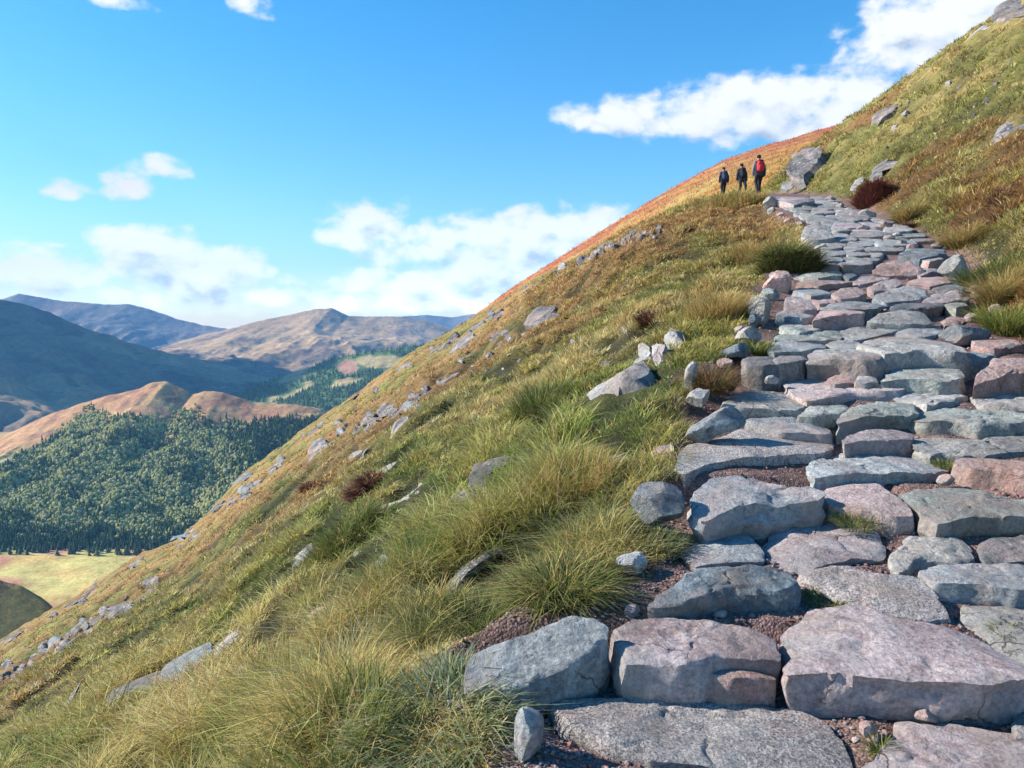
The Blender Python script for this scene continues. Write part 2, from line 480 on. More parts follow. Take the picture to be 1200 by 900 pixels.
KEEP_OUT = []        # footprints of stones (x, y, radius) that grass roots avoid
def scatter_grass():
    N = 58000
    u = RNG.uniform(-.92, .95, N)
    Y = 1 / RNG.uniform(1 / 75, 1 / 1.7, N)
    far = RNG.uniform(0, 1, 34000)
    Y = np.concatenate([Y, 1 / (1 / 80 + (1 / 9 - 1 / 80) * far)]); u = np.concatenate([u, RNG.uniform(-.85, .85, 34000)])
    ex = RNG.uniform(0, 1, 60000); Y = np.concatenate([Y, 1 / (1 / 75 + (1 / 4.5 - 1 / 75) * ex)]); u = np.concatenate([u, RNG.uniform(.22, .9, 60000)])
    Y = np.concatenate([Y, RNG.uniform(13, 48, 26000)]); u = np.concatenate([u, RNG.uniform(.02, .40, 26000)])
    X = u * Y
    l, r = TL(Y), R(Y)
    edge = .06 + .2 * fbm(X * 2, Y * 2, o=3, seed=77)
    ok = (X < l - edge) | (X > r + edge)
    Z = ground(X, Y)
    px, py = topx(X, Y, Z)
    ok &= (px > -120) & (px < 1330) & (py > -60) & (py < 1010)
    for (cx, cy, rr) in KEEP_OUT:
        ok &= (X - cx) ** 2 + (Y - cy) ** 2 > rr * rr
    md = mound(X, Y); bald = vnoise(X * .8, Y * .6, seed=124)
    ok &= RNG.uniform(0, 1, len(X)) < np.clip(.62 + .9 * md - .35 * smooth(.1, .6, bald), .07 + .4 * smooth(8, 25, Y), 1)
    X, Y, Z, l, r = (a[ok] for a in (X, Y, Z, l, r))
    n = len(X)
    Z = settle(X, Y, Z)[0]
    rnd = RNG.normal(0, 1, n) * .75
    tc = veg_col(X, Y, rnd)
    tall = fbm(X * .7, Y * .6, o=2, seed=91)
    out = np.maximum(l - X, X - r)
    tl = (.185 + .15 * tall + RNG.normal(0, .05, n)) * (.42 + .58 * smooth(.1, 1.0, out))
    tl = tl * np.where(X > r, 1.45, 1.0)
    tl = tl * np.clip(.95 + .5 * mound(X, Y), .5, 1.4)
    tl = np.clip(tl, .05, .5) * np.interp(Y, [3, 6, 11, 40, 80], [1.05, .95, .66, .68, .8])
    nb = np.where(Y < 12, 24, np.where(Y < 22, 14, 9))
    idx = np.repeat(np.arange(n), nb); m = len(idx)
    q_ = np.sqrt(RNG.uniform(0, 1, m)); tr = (.05 + .03 * np.sqrt(Y[idx])) * q_; ta = RNG.uniform(0, 2 * math.pi, m)
    bx, by = X[idx] + tr * np.cos(ta), Y[idx] + tr * np.sin(ta)
    bz = Z[idx] + (ground(bx, by, False) - ground(X[idx], Y[idx], False)) - .01
    ln = tl[idx] * RNG.uniform(.5, 1.3, m) * (1.15 - .5 * q_)
    w = np.maximum(.0025, .00056 * Y[idx]) * RNG.uniform(.7, 1.4, m)
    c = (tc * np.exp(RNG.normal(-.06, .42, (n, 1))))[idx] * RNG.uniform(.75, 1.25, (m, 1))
    c += RNG.normal(0, .018, (m, 3)); 
    red = RNG.uniform(0, 1, m) < .03
    c[red] = RUST * RNG.uniform(.7, 1.3, (red.sum(), 1))
    strw = RNG.uniform(0, 1, m) < .07
    c[strw] = np.array([.62, .50, .27]) * RNG.uniform(.7, 1.25, (strw.sum(), 1))
    c = np.clip(c, .012, .7)
    az = np.where(RNG.uniform(0, 1, m) < .8, ta + RNG.normal(0, .4, m), RNG.normal(math.pi * 1.0, 1.3, m))
    near = Y[idx] < 12
    objs = []
    for sel, lv in ((near, 4), (~near, 2)):
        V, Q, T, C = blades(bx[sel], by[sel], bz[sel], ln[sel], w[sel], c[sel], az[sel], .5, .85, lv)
        objs.append((V, Q, T, C))
    V = np.concatenate([objs[0][0], objs[1][0]]); o = len(objs[0][0])
    Q = np.concatenate([objs[0][1], objs[1][1] + o]); T = np.concatenate([objs[0][2], objs[1][2] + o])
    C = np.concatenate([objs[0][3], objs[1][3]])
    me = np_mesh('grass', V, T, Q, C)
    tag(mesh_obj('hill_grass', me, GRASS_M), 'long olive and straw coloured grass covering the steep hillside', 'grass', kind='stuff')
    # the farther shoulder
    n = 16000
    u = RNG.uniform(-.1, .62, n); Y = 1 / RNG.uniform(1 / 215, 1 / 75, n); X = u * Y; Z = shoulder(X, Y)
    c0 = shoulder_col(X, Y)
    idx = np.repeat(np.arange(n), 3); m = len(idx)
    V, Q, T, C = blades(X[idx] + RNG.normal(0, .35, m), Y[idx] + RNG.normal(0, .35, m), Z[idx] - .05, RNG.uniform(.3, .7, m), np.full(m, .05), np.clip(c0[idx] * RNG.uniform(.65, 1.35, (m, 1)), .01, .7), None, .5, .5, 2)
    tag(mesh_obj('shoulder_grass', np_mesh('shoulder_grass', V, T, Q, C), GRASS_M), 'orange and rust moor grass on the far shoulder of the mountain', 'grass', kind='stuff')

def clump(name, label, cat, px, py, rx, ry, nblade, length, cols, width=.0025, lean=.5, bend=.8, group=None, mat=None, az=None, spread=None, mound=.0):
    """a tussock or shrub that stands out: an object at its own place"""
    x0, y0, z0 = hit(px, py)
    sx = rx / F * y0; sy = sx if ry is None else ry / F * y0 * 1.6
    a = RNG.uniform(0, 2 * math.pi, nblade); rr = np.sqrt(RNG.uniform(0, 1, nblade))
    bx, by = sx * rr * np.cos(a), sy * rr * np.sin(a)
    bz = ground(x0 + bx, y0 + by) - z0 - .015 + mound * (1 - rr ** 2)
    cols = np.array(cols); c = cols[RNG.integers(0, len(cols), nblade)] * RNG.uniform(.7, 1.3, (nblade, 1))
    la = a + RNG.normal(0, .85, nblade) if az is None else RNG.normal(az, .6, nblade)
    ln = length * RNG.uniform(.5, 1.25, nblade) * (1 - .25 * rr)
    w = max(width * 1.35, .0005 * y0) * RNG.uniform(.7, 1.3, nblade)
    V, Q, T, C = blades(bx, by, bz, ln, w, np.clip(c, .008, .8), la, lean, bend, 4)
    me = np_mesh(name, V, T, Q, C)
    return tag(mesh_obj(name, me, mat or GRASS_M, (x0, y0, z0)), label, cat, group)

# ------------------------------------------------------------------ stones
def resample(P2, n, jit):
    P2 = np.asarray(P2, float); m = len(P2)
    d = np.linalg.norm(np.roll(P2, -1, 0) - P2, axis=1); per = d.sum()
    cnt = np.maximum(1, np.round(d / per * n)).astype(int)
    out = []
    for i in range(m):
        for k in range(cnt[i]):
            out.append(P2[i] + (P2[(i + 1) % m] - P2[i]) * k / cnt[i])
    out = np.array(out)
    # soften corners once
    out = .25 * np.roll(out, 1, 0) + .5 * out + .25 * np.roll(out, -1, 0)
    return out

def finish_stone(name, V, tris, quads, mat, label, cat, group, org, ang=38):
    me = np_mesh(name, V - org, tris, quads)
    bm = bmesh.new(); bm.from_mesh(me); bmesh.ops.recalc_face_normals(bm, faces=bm.faces); bm.to_mesh(me); bm.free()
    me.set_sharp_from_angle(angle=math.radians(ang))
    o = mesh_obj(name, me, ROCK[mat], tuple(org))
    return tag(o, label, cat, group)

def slab(mat, pts, h, label, tau=None, name='step_stone', cat='stone', group=None, rough=1.0, sig=0.0, maxdep=1.3, dome=.06):
    """a paving stone: its upper face found from the photo on a plane of its own height, sides down into the ground"""
    pts = np.array(pts, float)
    k = int(np.argmax(pts[:, 1])); pf = pts[k]
    x0, y0, _ = hit(pf[0], pf[1] + h, 60)
    if tau is None: tau = float(np.interp(y0, [3, 6, 12, 30], [.05, .10, .17, .22]))
    u0, v0 = uv(pf[0], pf[1]); z0 = v0 * y0
    u, v = uv(pts[:, 0], pts[:, 1])
    # plane z = z0 + tau (Y - y0) + sig (X - x0)
    den = v - tau - sig * u
    Y = np.where(den < -1e-4, (z0 - tau * y0 - sig * x0) / np.minimum(den, -1e-4), 1e9)
    Y = np.where((Y < 0) | (Y > y0 + maxdep), y0 + maxdep, Y); Y = np.maximum(Y, y0 - .5)
    X = u * Y; Z = v * Y
    size = math.sqrt(max(1e-4, np.ptp(X) * max(np.ptp(Y), .1)))
    n = int(np.clip(20 + 900 * np.ptp(X) / y0 * .5, 34, 150))
    Q3 = resample(np.stack([X, Y, Z], 1), n, 0); n = len(Q3)
    cen = Q3.mean(0)
    sd = random.randint(0, 9999)
    topK = 13 if n > 90 else 8 if n > 48 else 5; sideK = 11 if n > 90 else 8 if n > 48 else 5
    rings = []
    zg = np.minimum(ground(Q3[:, 0], Q3[:, 1], False) - .32, Q3[:, 2] - .2)
    A_ = np.stack([Q3[:, 0], Q3[:, 1], np.ones(n)], 1)
    SLABS.append((Q3[:, :2].copy(), np.linalg.lstsq(A_, Q3[:, 2], rcond=None)[0]))
    thick = np.maximum(Q3[:, 2] - zg, .05)
    bev = np.minimum(.022, .09 * thick)
    inset = min(.022, .05 * size)
    rad = np.linalg.norm((Q3 - cen)[:, :2], axis=1)[:, None]
    for i in range(1, topK + 1):
        s = (i / topK) ** .8
        k_ = np.maximum(1 - inset / np.maximum(rad, .02), .6) * s
        R_ = cen + (Q3 - cen) * k_
        R_[:, 2] += dome * size * .2 * (1 - s * s)
        rings.append(R_)
    for i in range(1, sideK + 1):
        f = i / sideK
        R_ = Q3.copy()
        bulge = 1 + (.035 * math.sin(math.pi * min(1, f * 1.15)) - .05 * f) * size / np.maximum(rad, .05)
        R_[:, :2] = cen[:2] + (Q3 - cen)[:, :2] * bulge
        R_[:, 2] = Q3[:, 2] - bev * (1 if i > 1 else .55) - np.maximum(thick - bev, 0) * ((i - 1) / (sideK - 1)) ** 1.1
        rings.append(R_)
    V = np.concatenate([cen[None] + np.array([[0, 0, dome * size * .2]])] + rings)
    # broken, layered surface
    p = V * 1.0; so = sd * 1.37
    amp = .035 * min(1, size) * rough
    q = V * (2.6 / max(size, .25)) + so
    d1 = np.stack([fbm(q[:, 0], q[:, 1], q[:, 2], 2, sd + 7 * a) for a in range(3)], 1)
    q2 = V * (7.5 / max(size, .25)) + so
    d2 = np.stack([fbm(q2[:, 0], q2[:, 1], q2[:, 2], 2, sd + 3 + 7 * a) for a in range(3)], 1)
    rid = 1 - np.abs(fbm(q2[:, 0] * .7, q2[:, 1] * .7, q2[:, 2] * 1.6, 2, sd + 50)) * 2
    V = V + d1 * amp * np.array([1.3, 1.1, .8]) + d2 * amp * .5 * np.array([1, 1, .6])
    V[:, 2] -= np.clip(rid - .55, 0, 1) * amp * 1.1
    # ledges on the side faces
    sidesel = np.arange(len(V)) > topK * n
    lay = np.floor((V[:, 2] + .3 * amp * d1[:, 0]) / .045)
    led = (_hash(lay.astype(np.int64), (lay * 0).astype(np.int64), (lay * 0).astype(np.int64), sd) - .5) * amp * 1.1
    dv = V[:, :2] - cen[:2]; dv /= np.maximum(np.linalg.norm(dv, axis=1), 1e-6)[:, None]
    V[sidesel, :2] += dv[sidesel] * led[sidesel, None]
    rs = np.random.default_rng(sd + 5)
    ext = np.maximum(np.ptp(Q3[:, :2], axis=0) / 2, .03); topsel = np.arange(len(V)) <= (topK + 1) * n
    zp = SLABS[-1][1]; flat = zp[0] * V[:, 0] + zp[1] * V[:, 1] + zp[2]
    for _ in range(5):
        a = rs.uniform(0, 2 * math.pi); dirv = np.array([math.cos(a), math.sin(a)])
        dd = ((V[:, :2] - cen[:2]) / ext) @ dirv
        lim = flat - (dd - rs.uniform(.25, .7)) * rs.uniform(.05, .16) * min(size, .8) * (.5 if dirv[1] < -.3 else .25 if dirv[1] > .3 else 1)
        V[topsel, 2] = np.minimum(V[:, 2], np.maximum(lim + .004, flat - .45 * thick.mean()))[topsel]
    ang = np.arctan2(V[:, 1] - cen[1], V[:, 0] - cen[0])
    und = fbm(np.cos(ang) * 1.6 + sd, np.sin(ang) * 1.6, None, 2, sd + 77) * 2
    depth_ = np.clip((flat - V[:, 2]) / max(thick.mean(), .05), 0, 1)
    V[sidesel, :2] += (dv * (np.clip(und, -1, .5) * depth_ * .10 * min(size, .8))[:, None])[sidesel]
    quads = []; tris = []
    i = np.arange(n); j = (i + 1) % n
    tris = np.stack([np.zeros(n, int), 1 + i, 1 + j], 1)
    for r_ in range(len(rings) - 1):
        a = 1 + r_ * n; b = a + n
        quads.append(np.stack([a + i, b + i, b + j, a + j], 1))
    org = np.array([cen[0], cen[1], float(zg.mean())])
    KEEP_OUT.append((cen[0], cen[1], float(np.median(rad)) * .9))
    return finish_stone(name, V, tris, np.concatenate(quads), mat, label, cat, group, org)

def outcrop(mat, pts, label, name='rock', cat='rock', group=None, hgt=.45, facets=10):
    """bedrock or a sunk stone breaking through the turf: its outline found on the slope, its mass rising out of it"""
    pts = np.array(pts, float); c0 = pts.mean(0)
    _, ym, _ = hit(c0[0], c0[1])
    Q = []
    for p in pts:
        _, y_, _ = hit(p[0], p[1]); y_ = min(max(y_, ym * .9), ym * 1.1)
        u_, v_ = uv(p[0], p[1]); Q.append((float(u_) * y_, y_, float(v_) * y_))
    Q = np.array(Q)
    if group and (np.ptp(Q[:, 1]) > .13 * ym or np.ptp(Q[:, 0]) > .12 * ym): return None
    ext = np.ptp(topx(Q[:, 0], Q[:, 1], Q[:, 2])[0])
    n = int(np.clip(14 + ext * .8, 18, 80)); Q = resample(Q, n, 0); n = len(Q); cen = Q.mean(0)
    nrm = Vector((-.50, -.25, .83)).normalized(); nv_ = np.array(nrm)
    C_ = Q - cen; rad = np.linalg.norm(C_, axis=1); thin = 2 * np.percentile(rad, 15)
    e2 = np.array(np.stack(topx(Q[:, 0], Q[:, 1], Q[:, 2]), 1)); ar = .5 * abs(np.sum(e2[:, 0] * np.roll(e2[:, 1], -1) - e2[:, 1] * np.roll(e2[:, 0], -1)))
    tpx = ar / max(np.ptp(e2[:, 0]), np.ptp(e2[:, 1]), 1)
    h = min(hgt * thin, hgt * 1.1 * tpx / F * ym * 1.25); K = 12 if n > 40 else 7
    sd = random.randint(0, 9999); rs = np.random.default_rng(sd)
    rings = []
    for i in range(1, K + 1):
        s = i / K; Rg = cen + C_ * (.15 + .85 * s) if s < 1 else cen + C_ * 1.0
        up = h * (1 - s ** 5)
        if i >= K - 1: Rg = cen + C_ * (.98 if i == K - 1 else 1.02); up = h * .45 if i == K - 1 else -.12 * min(thin, 3 * h) - .05
        rings.append(Rg + nv_ * up)
    V = np.concatenate([(cen + nv_ * h)[None]] + rings)
    rel = V - cen; c = rel @ nv_; pl = rel - c[:, None] * nv_
    big = np.percentile(rad, 85)
    q = np.concatenate([pl / big, (c / max(h, 1e-4))[:, None]], 1)
    for _ in range(facets):
        w = rs.normal(0, 1, 4); w[3] = abs(w[3]) * .8 + .3; w[:3] -= (w[:3] @ nv_) * nv_; w /= np.linalg.norm(w)
        dd = q @ w - rs.uniform(.5, .85); dd = np.where(q[:, 3] < .05, 0, dd)
        q = q - np.maximum(dd, 0)[:, None] * w * .95
    V = cen + q[:, :3] * big + (q[:, 3] * h)[:, None] * nv_
    g = V * (3.5 / max(thin, .05)) + sd
    d = np.stack([fbm(g[:, 0], g[:, 1], g[:, 2], 3, sd + a) for a in range(3)], 1)
    rid = 1 - 2 * np.abs(fbm(g[:, 0] * .5, g[:, 1] * .5, g[:, 2] * 1.5, 2, sd + 5))
    V = V + (d * .16 + nv_[None] * (rid * .14)[:, None]) * h
    i = np.arange(n); j = (i + 1) % n
    tris = np.stack([np.zeros(n, int), 1 + i, 1 + j], 1)
    quads = np.concatenate([np.stack([1 + r_ * n + i, 1 + (r_ + 1) * n + i, 1 + (r_ + 1) * n + j, 1 + r_ * n + j], 1) for r_ in range(K - 1)])
    for a_ in range(0, n, max(1, n // 10)):
        p_ = cen + C_[a_] * .6; KEEP_OUT.append((p_[0], p_[1], thin * .32))
    KEEP_OUT.append((cen[0], cen[1], thin * .45))
    return finish_stone(name, V, tris, quads, mat, label, cat, group, np.array([cen[0], cen[1], float(V[:, 2].min())]), 22)

def boulder(mat, pts, label, name='boulder', cat='rock', group=None, dep=.8, lean=0.0, sink=.12, facets=8, embed=0.0, cpt=None, ymax=85):
    """a rock lying on the ground: outline from the photo, real thickness, broken into facets"""
    pts = np.array(pts, float)
    k = int(np.argmax(pts[:, 1])) if cpt is None else None
    cb = pts[k] if cpt is None else np.array(cpt, float)
    mid = pts.mean(0)
    x0, y0, z0 = hit(.5 * (cb[0] + mid[0]), cb[1], ymax)
    # depth varies along the rock where it lies across a slope
    u, v = uv(pts[:, 0], pts[:, 1])
    Yp = np.full(len(pts), y0)
    gz = None
    W = np.ptp(u) * y0; H = np.ptp(v) * y0
    D = dep * math.sqrt(max(W * H, 1e-5))
    yc = y0 + D * .35
    Q3 = np.stack([u * yc, np.full(len(u), yc), v * yc], 1)
    Q3[:, 1] += 0
    n = int(np.clip(14 + .5 * W / y0 * F * .6, 16, 64))
    Q3 = resample(Q3, n, 0); n = len(Q3)
    cen = Q3.mean(0)
    low = Q3[:, 2] < cen[2]
    sd = random.randint(0, 9999)
    prof = [(.35, -.50), (.66, -.42), (.88, -.24), (1, 0), (.97, .2), (.8, .48), (.5, .62)]
    if n > 30: prof = [(.2, -.52), (.4, -.49), (.6, -.44), (.78, -.34), (.9, -.22), (.97, -.1), (1, 0), (.99, .15), (.93, .3), (.8, .46), (.6, .57), (.3, .63)]
    rings = []
    for s, o in prof:
        Rg = cen + (Q3 - cen) * s
        Rg[:, 1] += o * D
        # perspective keeps the outline: farther rings grow a little
        rings.append(Rg)
    V = np.concatenate([cen[None] + [[0, -.53 * D, 0]]] + rings + [cen[None] + [[0, .65 * D, 0]]])
    size = math.sqrt(max(W * H, 1e-5))
    rs = np.random.default_rng(sd)
    half = np.array([W / 2, D * .6, H / 2]) + 1e-4
    q = (V - cen) / half
    for _ in range(facets):
        nv = rs.normal(0, 1, 3); nv[1] = -abs(nv[1]) - .25; nv /= np.linalg.norm(nv)
        off = rs.uniform(.42, .78)
        dd = q @ nv - off
        q = q - np.maximum(dd, 0)[:, None] * nv
    V = cen + q * half
    qn = (V - cen) * (3.0 / size) + sd
    V = V + np.stack([fbm(qn[:, 0], qn[:, 1], qn[:, 2], 3, sd + a) for a in range(3)], 1) * size * .03
    i = np.arange(n); j = (i + 1) % n; m = len(rings)
    tris = [np.stack([np.zeros(n, int), 1 + j, 1 + i], 1), np.stack([np.full(n, 1 + m * n), 1 + (m - 1) * n + i, 1 + (m - 1) * n + j], 1)]
    quads = [np.stack([1 + r_ * n + i, 1 + r_ * n + j, 1 + (r_ + 1) * n + j, 1 + (r_ + 1) * n + i], 1) for r_ in range(m - 1)]
    # root it: everything near or under the turf line goes down into the ground
    g = ground(V[:, 0], V[:, 1], False)
    gap = V[:, 2] - g
    lowv = V[:, 2] < cen[2] - .15 * H
    V[lowv, 2] -= np.maximum(gap[lowv] + sink * H, 0) * smooth(.15, .45, (cen[2] - V[lowv, 2]) / max(H, 1e-4))
    org = np.array([cen[0], yc, float(V[:, 2].min())])
    KEEP_OUT.append((cen[0], yc, .42 * max(min(W, 2 * H), D)))
    return finish_stone(name, V, np.concatenate(tris), np.concatenate(quads), mat, label, cat, group, org, 16)

HAZE = 6.0e-5
SKY_STR, SKY_SAT, SKY_HUE, CLOUD_STR, EXPO = .105, 1.45, .495, .54, 1.1
DENOISE = True
CLOUDS = [('broad cloud over the left glen that shades the far mountain', (-2300, 4100, 0), (1500, 1100, 260), 2300, 3)]
# ------------------------------------------------------------------ the steps of the path, nearest first
def ST(mat, h, label, pts, **k): return slab(mat, pts, h, label, **k)
ST('gran', 9, 'long pale speckled granite slab, flush with the gravel, nearest slab below the lavender block',
   [(640,826),(648,812),(664,816),(708,815),(760,810),(800,811),(850,817),(900,824),(930,828),(965,842),(985,860),(996,885),(1000,915),(900,908),(840,896),(770,887),(725,877),(685,864),(658,852)], tau=.06, dome=.03)
ST('lav', 16, 'broad lavender-grey slab cut off by the bottom right corner of the photo',
   [(1008,910),(1018,893),(1032,886),(1040,865),(1055,847),(1072,844),(1100,848),(1150,855),(1200,860),(1240,870),(1240,935),(1100,945),(1010,935)], tau=.04)
ST('grey', 14, 'grey stone at the right edge, just above the corner slab',
   [(1187,848),(1190,838),(1200,828),(1245,835),(1245,868),(1190,860)])
ST('blue', 10, 'large slanted grey-green block with a bright tilted face at the lowest turf edge',
   [(545,803),(545,778),(555,762),(575,752),(620,736),(672,719),(700,720),(712,730),(713,745),(697,764),(662,779),(620,801),(597,812),(570,808)], tau=.55, sig=.1, dome=.02, rough=.8)
ST('lav', 30, 'flat-topped lavender block with a broken square front, right of the slanted grey-green block',
   [(718,734),(740,722),(755,719),(795,720),(850,726),(880,733),(905,741),(911,752),(914,768),(870,769),(838,770),(800,776),(736,775),(728,758)], tau=.06, dome=.02)
ST('pink', 17, 'small reddish chunk leaning against the front of the lavender block',
   [(822,777),(828,773),(850,780),(880,784),(905,786),(910,792),(880,795),(855,796),(826,788)], tau=.02)
ST('lav', 50, 'biggest block of the path, pinkish grey with a cracked upright front face',
   [(925,742),(930,730),(945,722),(952,711),(965,713),(1000,711),(1018,712),(1032,718),(1075,728),(1120,737),(1150,747),(1180,769),(1205,785),(1200,792),(1150,798),(1095,795),(1050,790),(1000,783),(960,780),(932,781),(928,772),(940,757)], tau=.03, dome=.03)
ST('blue', 3, 'thin pale blue flagstone worn flush with the gravel, beside the turf',
   [(797,644),(815,636),(840,625),(852,618),(872,617),(882,630),(895,645),(899,653),(880,655),(855,657),(815,661),(806,655)], tau=.06, dome=.02, rough=.6)
ST('lav', 5, 'wide grey-lilac flagstone with a dark slanting crack, right of the flush blue flagstone',
   [(896,631),(901,620),(920,613),(948,608),(962,610),(985,615),(1020,617),(1026,628),(1034,641),(1034,650),(1010,652),(980,656),(960,662),(943,667),(915,657),(902,645)], tau=.09, dome=.03)
ST('dark', 26, 'dark blue-black block mottled with pale lichen, above the lavender block',
   [(763,704),(775,690),(800,672),(815,664),(850,660),(880,658),(908,662),(930,669),(934,688),(922,693),(890,691),(850,693),(800,702),(775,706)], tau=.22, dome=.08, rough=1.3)
ST('gran', 9, 'rounded white granite lump with a dark lower edge, behind the biggest block',
   [(938,672),(955,665),(990,659),(1015,665),(1035,672),(1065,671),(1085,685),(1105,704),(1113,718),(1090,721),(1065,718),(1040,717),(1010,710),(985,697),(960,686),(943,680)], tau=.2, dome=.14)
ST('blue', 20, 'long dark blue slab with a pinkish front, above the cracked pale slab',
   [(1078,666),(1090,660),(1120,659),(1160,658),(1200,662),(1250,668),(1250,692),(1200,689),(1150,682),(1097,678)], tau=.06)
ST('pale', 13, 'pale slab split by a dark blue crack, at the right edge beside the biggest block',
   [(1122,718),(1126,706),(1145,703),(1175,705),(1200,712),(1250,725),(1250,790),(1200,774),(1175,752),(1150,735)], tau=.12)
ST('pale', 6, 'layered pale wedge with ribbed bedding on its left end',
   [(1044,648),(1055,636),(1068,626),(1100,626),(1120,628),(1134,637),(1143,652),(1125,655),(1095,655),(1080,656),(1070,662),(1056,667),(1047,660)], tau=.16, rough=1.4)
ST('grey', 7, 'plain grey stone at the right edge, beside the layered wedge',
   [(1147,638),(1160,630),(1200,624),(1250,628),(1250,652),(1180,655),(1160,659),(1150,650)], tau=.12)
ST('blue', 22, 'pale blue lumpy block with a dark undercut front, beside the two-faced boulder',
   [(811,582),(815,572),(836,558),(860,555),(890,558),(913,568),(950,570),(960,577),(962,583),(940,587),(915,589),(870,590),(850,596),(828,603),(815,598)], tau=.2, dome=.1, rough=1.5)
ST('pgran', 14, 'smooth pink granite wedge with a rusty red front edge',
   [(962,578),(970,570),(1000,565),(1027,564),(1043,573),(1064,590),(1072,600),(1050,602),(1010,597),(975,590)], tau=.1, dome=.07, rough=.7)
ST('green', 21, 'wide pale green-grey ridged slab at the right edge, right of the pink granite wedge',
   [(1060,575),(1080,570),(1100,570),(1120,568),(1150,572),(1200,582),(1250,590),(1250,603),(1180,603),(1150,602),(1125,604),(1102,607),(1082,600),(1072,588)], tau=.1, rough=1.4)
ST('gran', 17, 'long speckled pinkish granite slab with a dark undercut, at the turf edge mid path',
   [(792,541),(796,530),(806,520),(850,509),(866,503),(890,505),(930,507),(960,508),(974,514),(973,521),(950,527),(930,528),(890,531),(855,536),(830,539),(803,546)], tau=.1, dome=.05, rough=.7)
ST('blue', 9, 'sharp-edged bright blue slab, right of and below the speckled pinkish slab',
   [(945,546),(950,538),(985,530),(1015,527),(1060,532),(1095,540),(1111,547),(1095,553),(1060,553),(1035,553),(1018,552),(980,555),(950,556)], tau=.1, dome=.02)
ST('pink', 28, 'red-fronted block with upright cracks and a flat blue-grey top, at the right edge',
   [(1118,541),(1130,533),(1200,540),(1250,545),(1250,556),(1200,553),(1170,548),(1140,546)], tau=.06)
ST('pale', 9, 'off-white slab with a hollow front and blue right end, above the red-fronted block',
   [(1070,512),(1085,510),(1125,516),(1150,512),(1185,505),(1250,507),(1250,522),(1180,526),(1150,529),(1115,526),(1090,528),(1073,522)], tau=.1, rough=1.3)
ST('lav', 14, 'lavender block with a straight dark front, between the speckled slab and the off-white slab',
   [(985,513),(1005,504),(1050,502),(1068,506),(1070,512),(1040,514),(1010,515),(990,517)], tau=.1)
ST('blue', 5, 'thin blue slab directly behind the long speckled pinkish slab',
   [(874,490),(885,486),(910,484),(945,488),(970,497),(973,505),(950,505),(915,503),(888,497)])
ST('pale', 4, 'flat pinkish-grey flagstone next to the brown grass clump',
   [(845,471),(870,458),(910,457),(930,463),(943,473),(930,477),(885,476),(860,475)], dome=.03)
ST('green', 6, 'small low green-grey stone, left half of a lumpy pair',
   [(933,486),(950,475),(975,473),(995,474),(992,482),(975,484),(955,487)])
ST('green', 14, 'lumpy green-grey block with a buff front, right half of a lumpy pair',
   [(985,490),(995,478),(1030,468),(1060,471),(1080,475),(1075,482),(1057,484),(1025,485),(1000,488)], dome=.1, rough=1.3)
ST('green', 13, 'long greenish slab with a wavy lower edge reaching the right side of the photo',
   [(1063,486),(1075,479),(1110,478),(1160,479),(1200,482),(1250,484),(1250,491),(1190,493),(1150,495),(1120,492),(1080,490)])
ST('pgran', 7, 'long smooth pink slab with a mossy front, below the two dark square blocks',
   [(917,449),(922,441),(940,440),(985,446),(1040,448),(1064,453),(1050,458),(1000,458),(960,465),(945,466),(930,460)], dome=.04, rough=.7)
ST('pink', 4, 'small pink stone resting at the back of the long smooth pink slab',
   [(967,446),(975,439),(1000,437),(1007,441),(1004,447),(980,448)], dome=.12)
ST('grey', 5, 'small rounded grey stone beside the small pink stone',
   [(1003,447),(1006,438),(1013,436),(1023,440),(1030,446),(1018,448)], dome=.15)
ST('green', 10, 'pale green block with streaked front, right of the small rounded grey stone',
   [(1038,443),(1045,433),(1065,428),(1120,428),(1126,433),(1128,440),(1100,443),(1060,442)], rough=1.3)
ST('pink', 16, 'tilted pinkish block at the right edge with a grey cap',
   [(1141,446),(1150,430),(1165,419),(1185,418),(1250,424),(1250,434),(1200,434),(1180,435),(1163,441)], tau=.35, dome=.1)
ST('blue', 8, 'narrow blue-topped slab just below the dark rounded rock on the right',
   [(1088,418),(1095,413),(1130,411),(1165,412),(1169,417),(1140,420),(1095,423)])
ST('pale', 4, 'grey flag with a pink broken corner, above the long greenish slab',
   [(1048,464),(1060,458),(1085,455),(1125,458),(1136,462),(1120,467),(1095,473),(1083,475),(1066,469)])
ST('pale', 4, 'wide flat pale flag at the right edge, above the long greenish slab',
   [(1138,464),(1160,456),(1200,454),(1250,456),(1250,478),(1190,480),(1155,477)], dome=.02)
ST('pale', 21, 'big flat-topped pale block with a dark grooved front, upper middle of the path',
   [(1005,405),(1015,397),(1040,393),(1085,394),(1115,398),(1133,408),(1118,411),(1085,409),(1050,411),(1037,412),(1025,408)], dome=.03)
ST('grey', 19, 'square dark grey block left of the big flat-topped pale block',
   [(943,417),(958,408),(985,405),(1012,409),(1030,413),(1035,419),(1015,421),(985,419),(960,418)], dome=.05)
ST('grey', 14, 'small square stone tucked against the square dark grey block',
   [(905,421),(913,416),(940,416),(946,420),(930,423),(912,425)])
ST('dark', 14, 'dark-fronted block with a light top at the turf edge, left of the small square stone',
   [(868,421),(880,416),(905,417),(913,426),(892,427),(877,426)])
ST('blue', 9, 'blue-topped slab on a shadowed dark front, behind the small square stone',
   [(900,408),(905,401),(940,400),(965,402),(967,406),(945,408),(908,410)])
ST('pale', 5, 'small pale stone between the blue-topped slab and the flat-topped pale block',
   [(968,403),(975,397),(1000,396),(1010,400),(1005,406),(985,406)])
ST('green', 7, 'long greenish step slab with a stepped front, left side of the upper path',
   [(907,393),(925,389),(960,386),(985,384),(993,391),(975,395),(940,396),(912,397)])
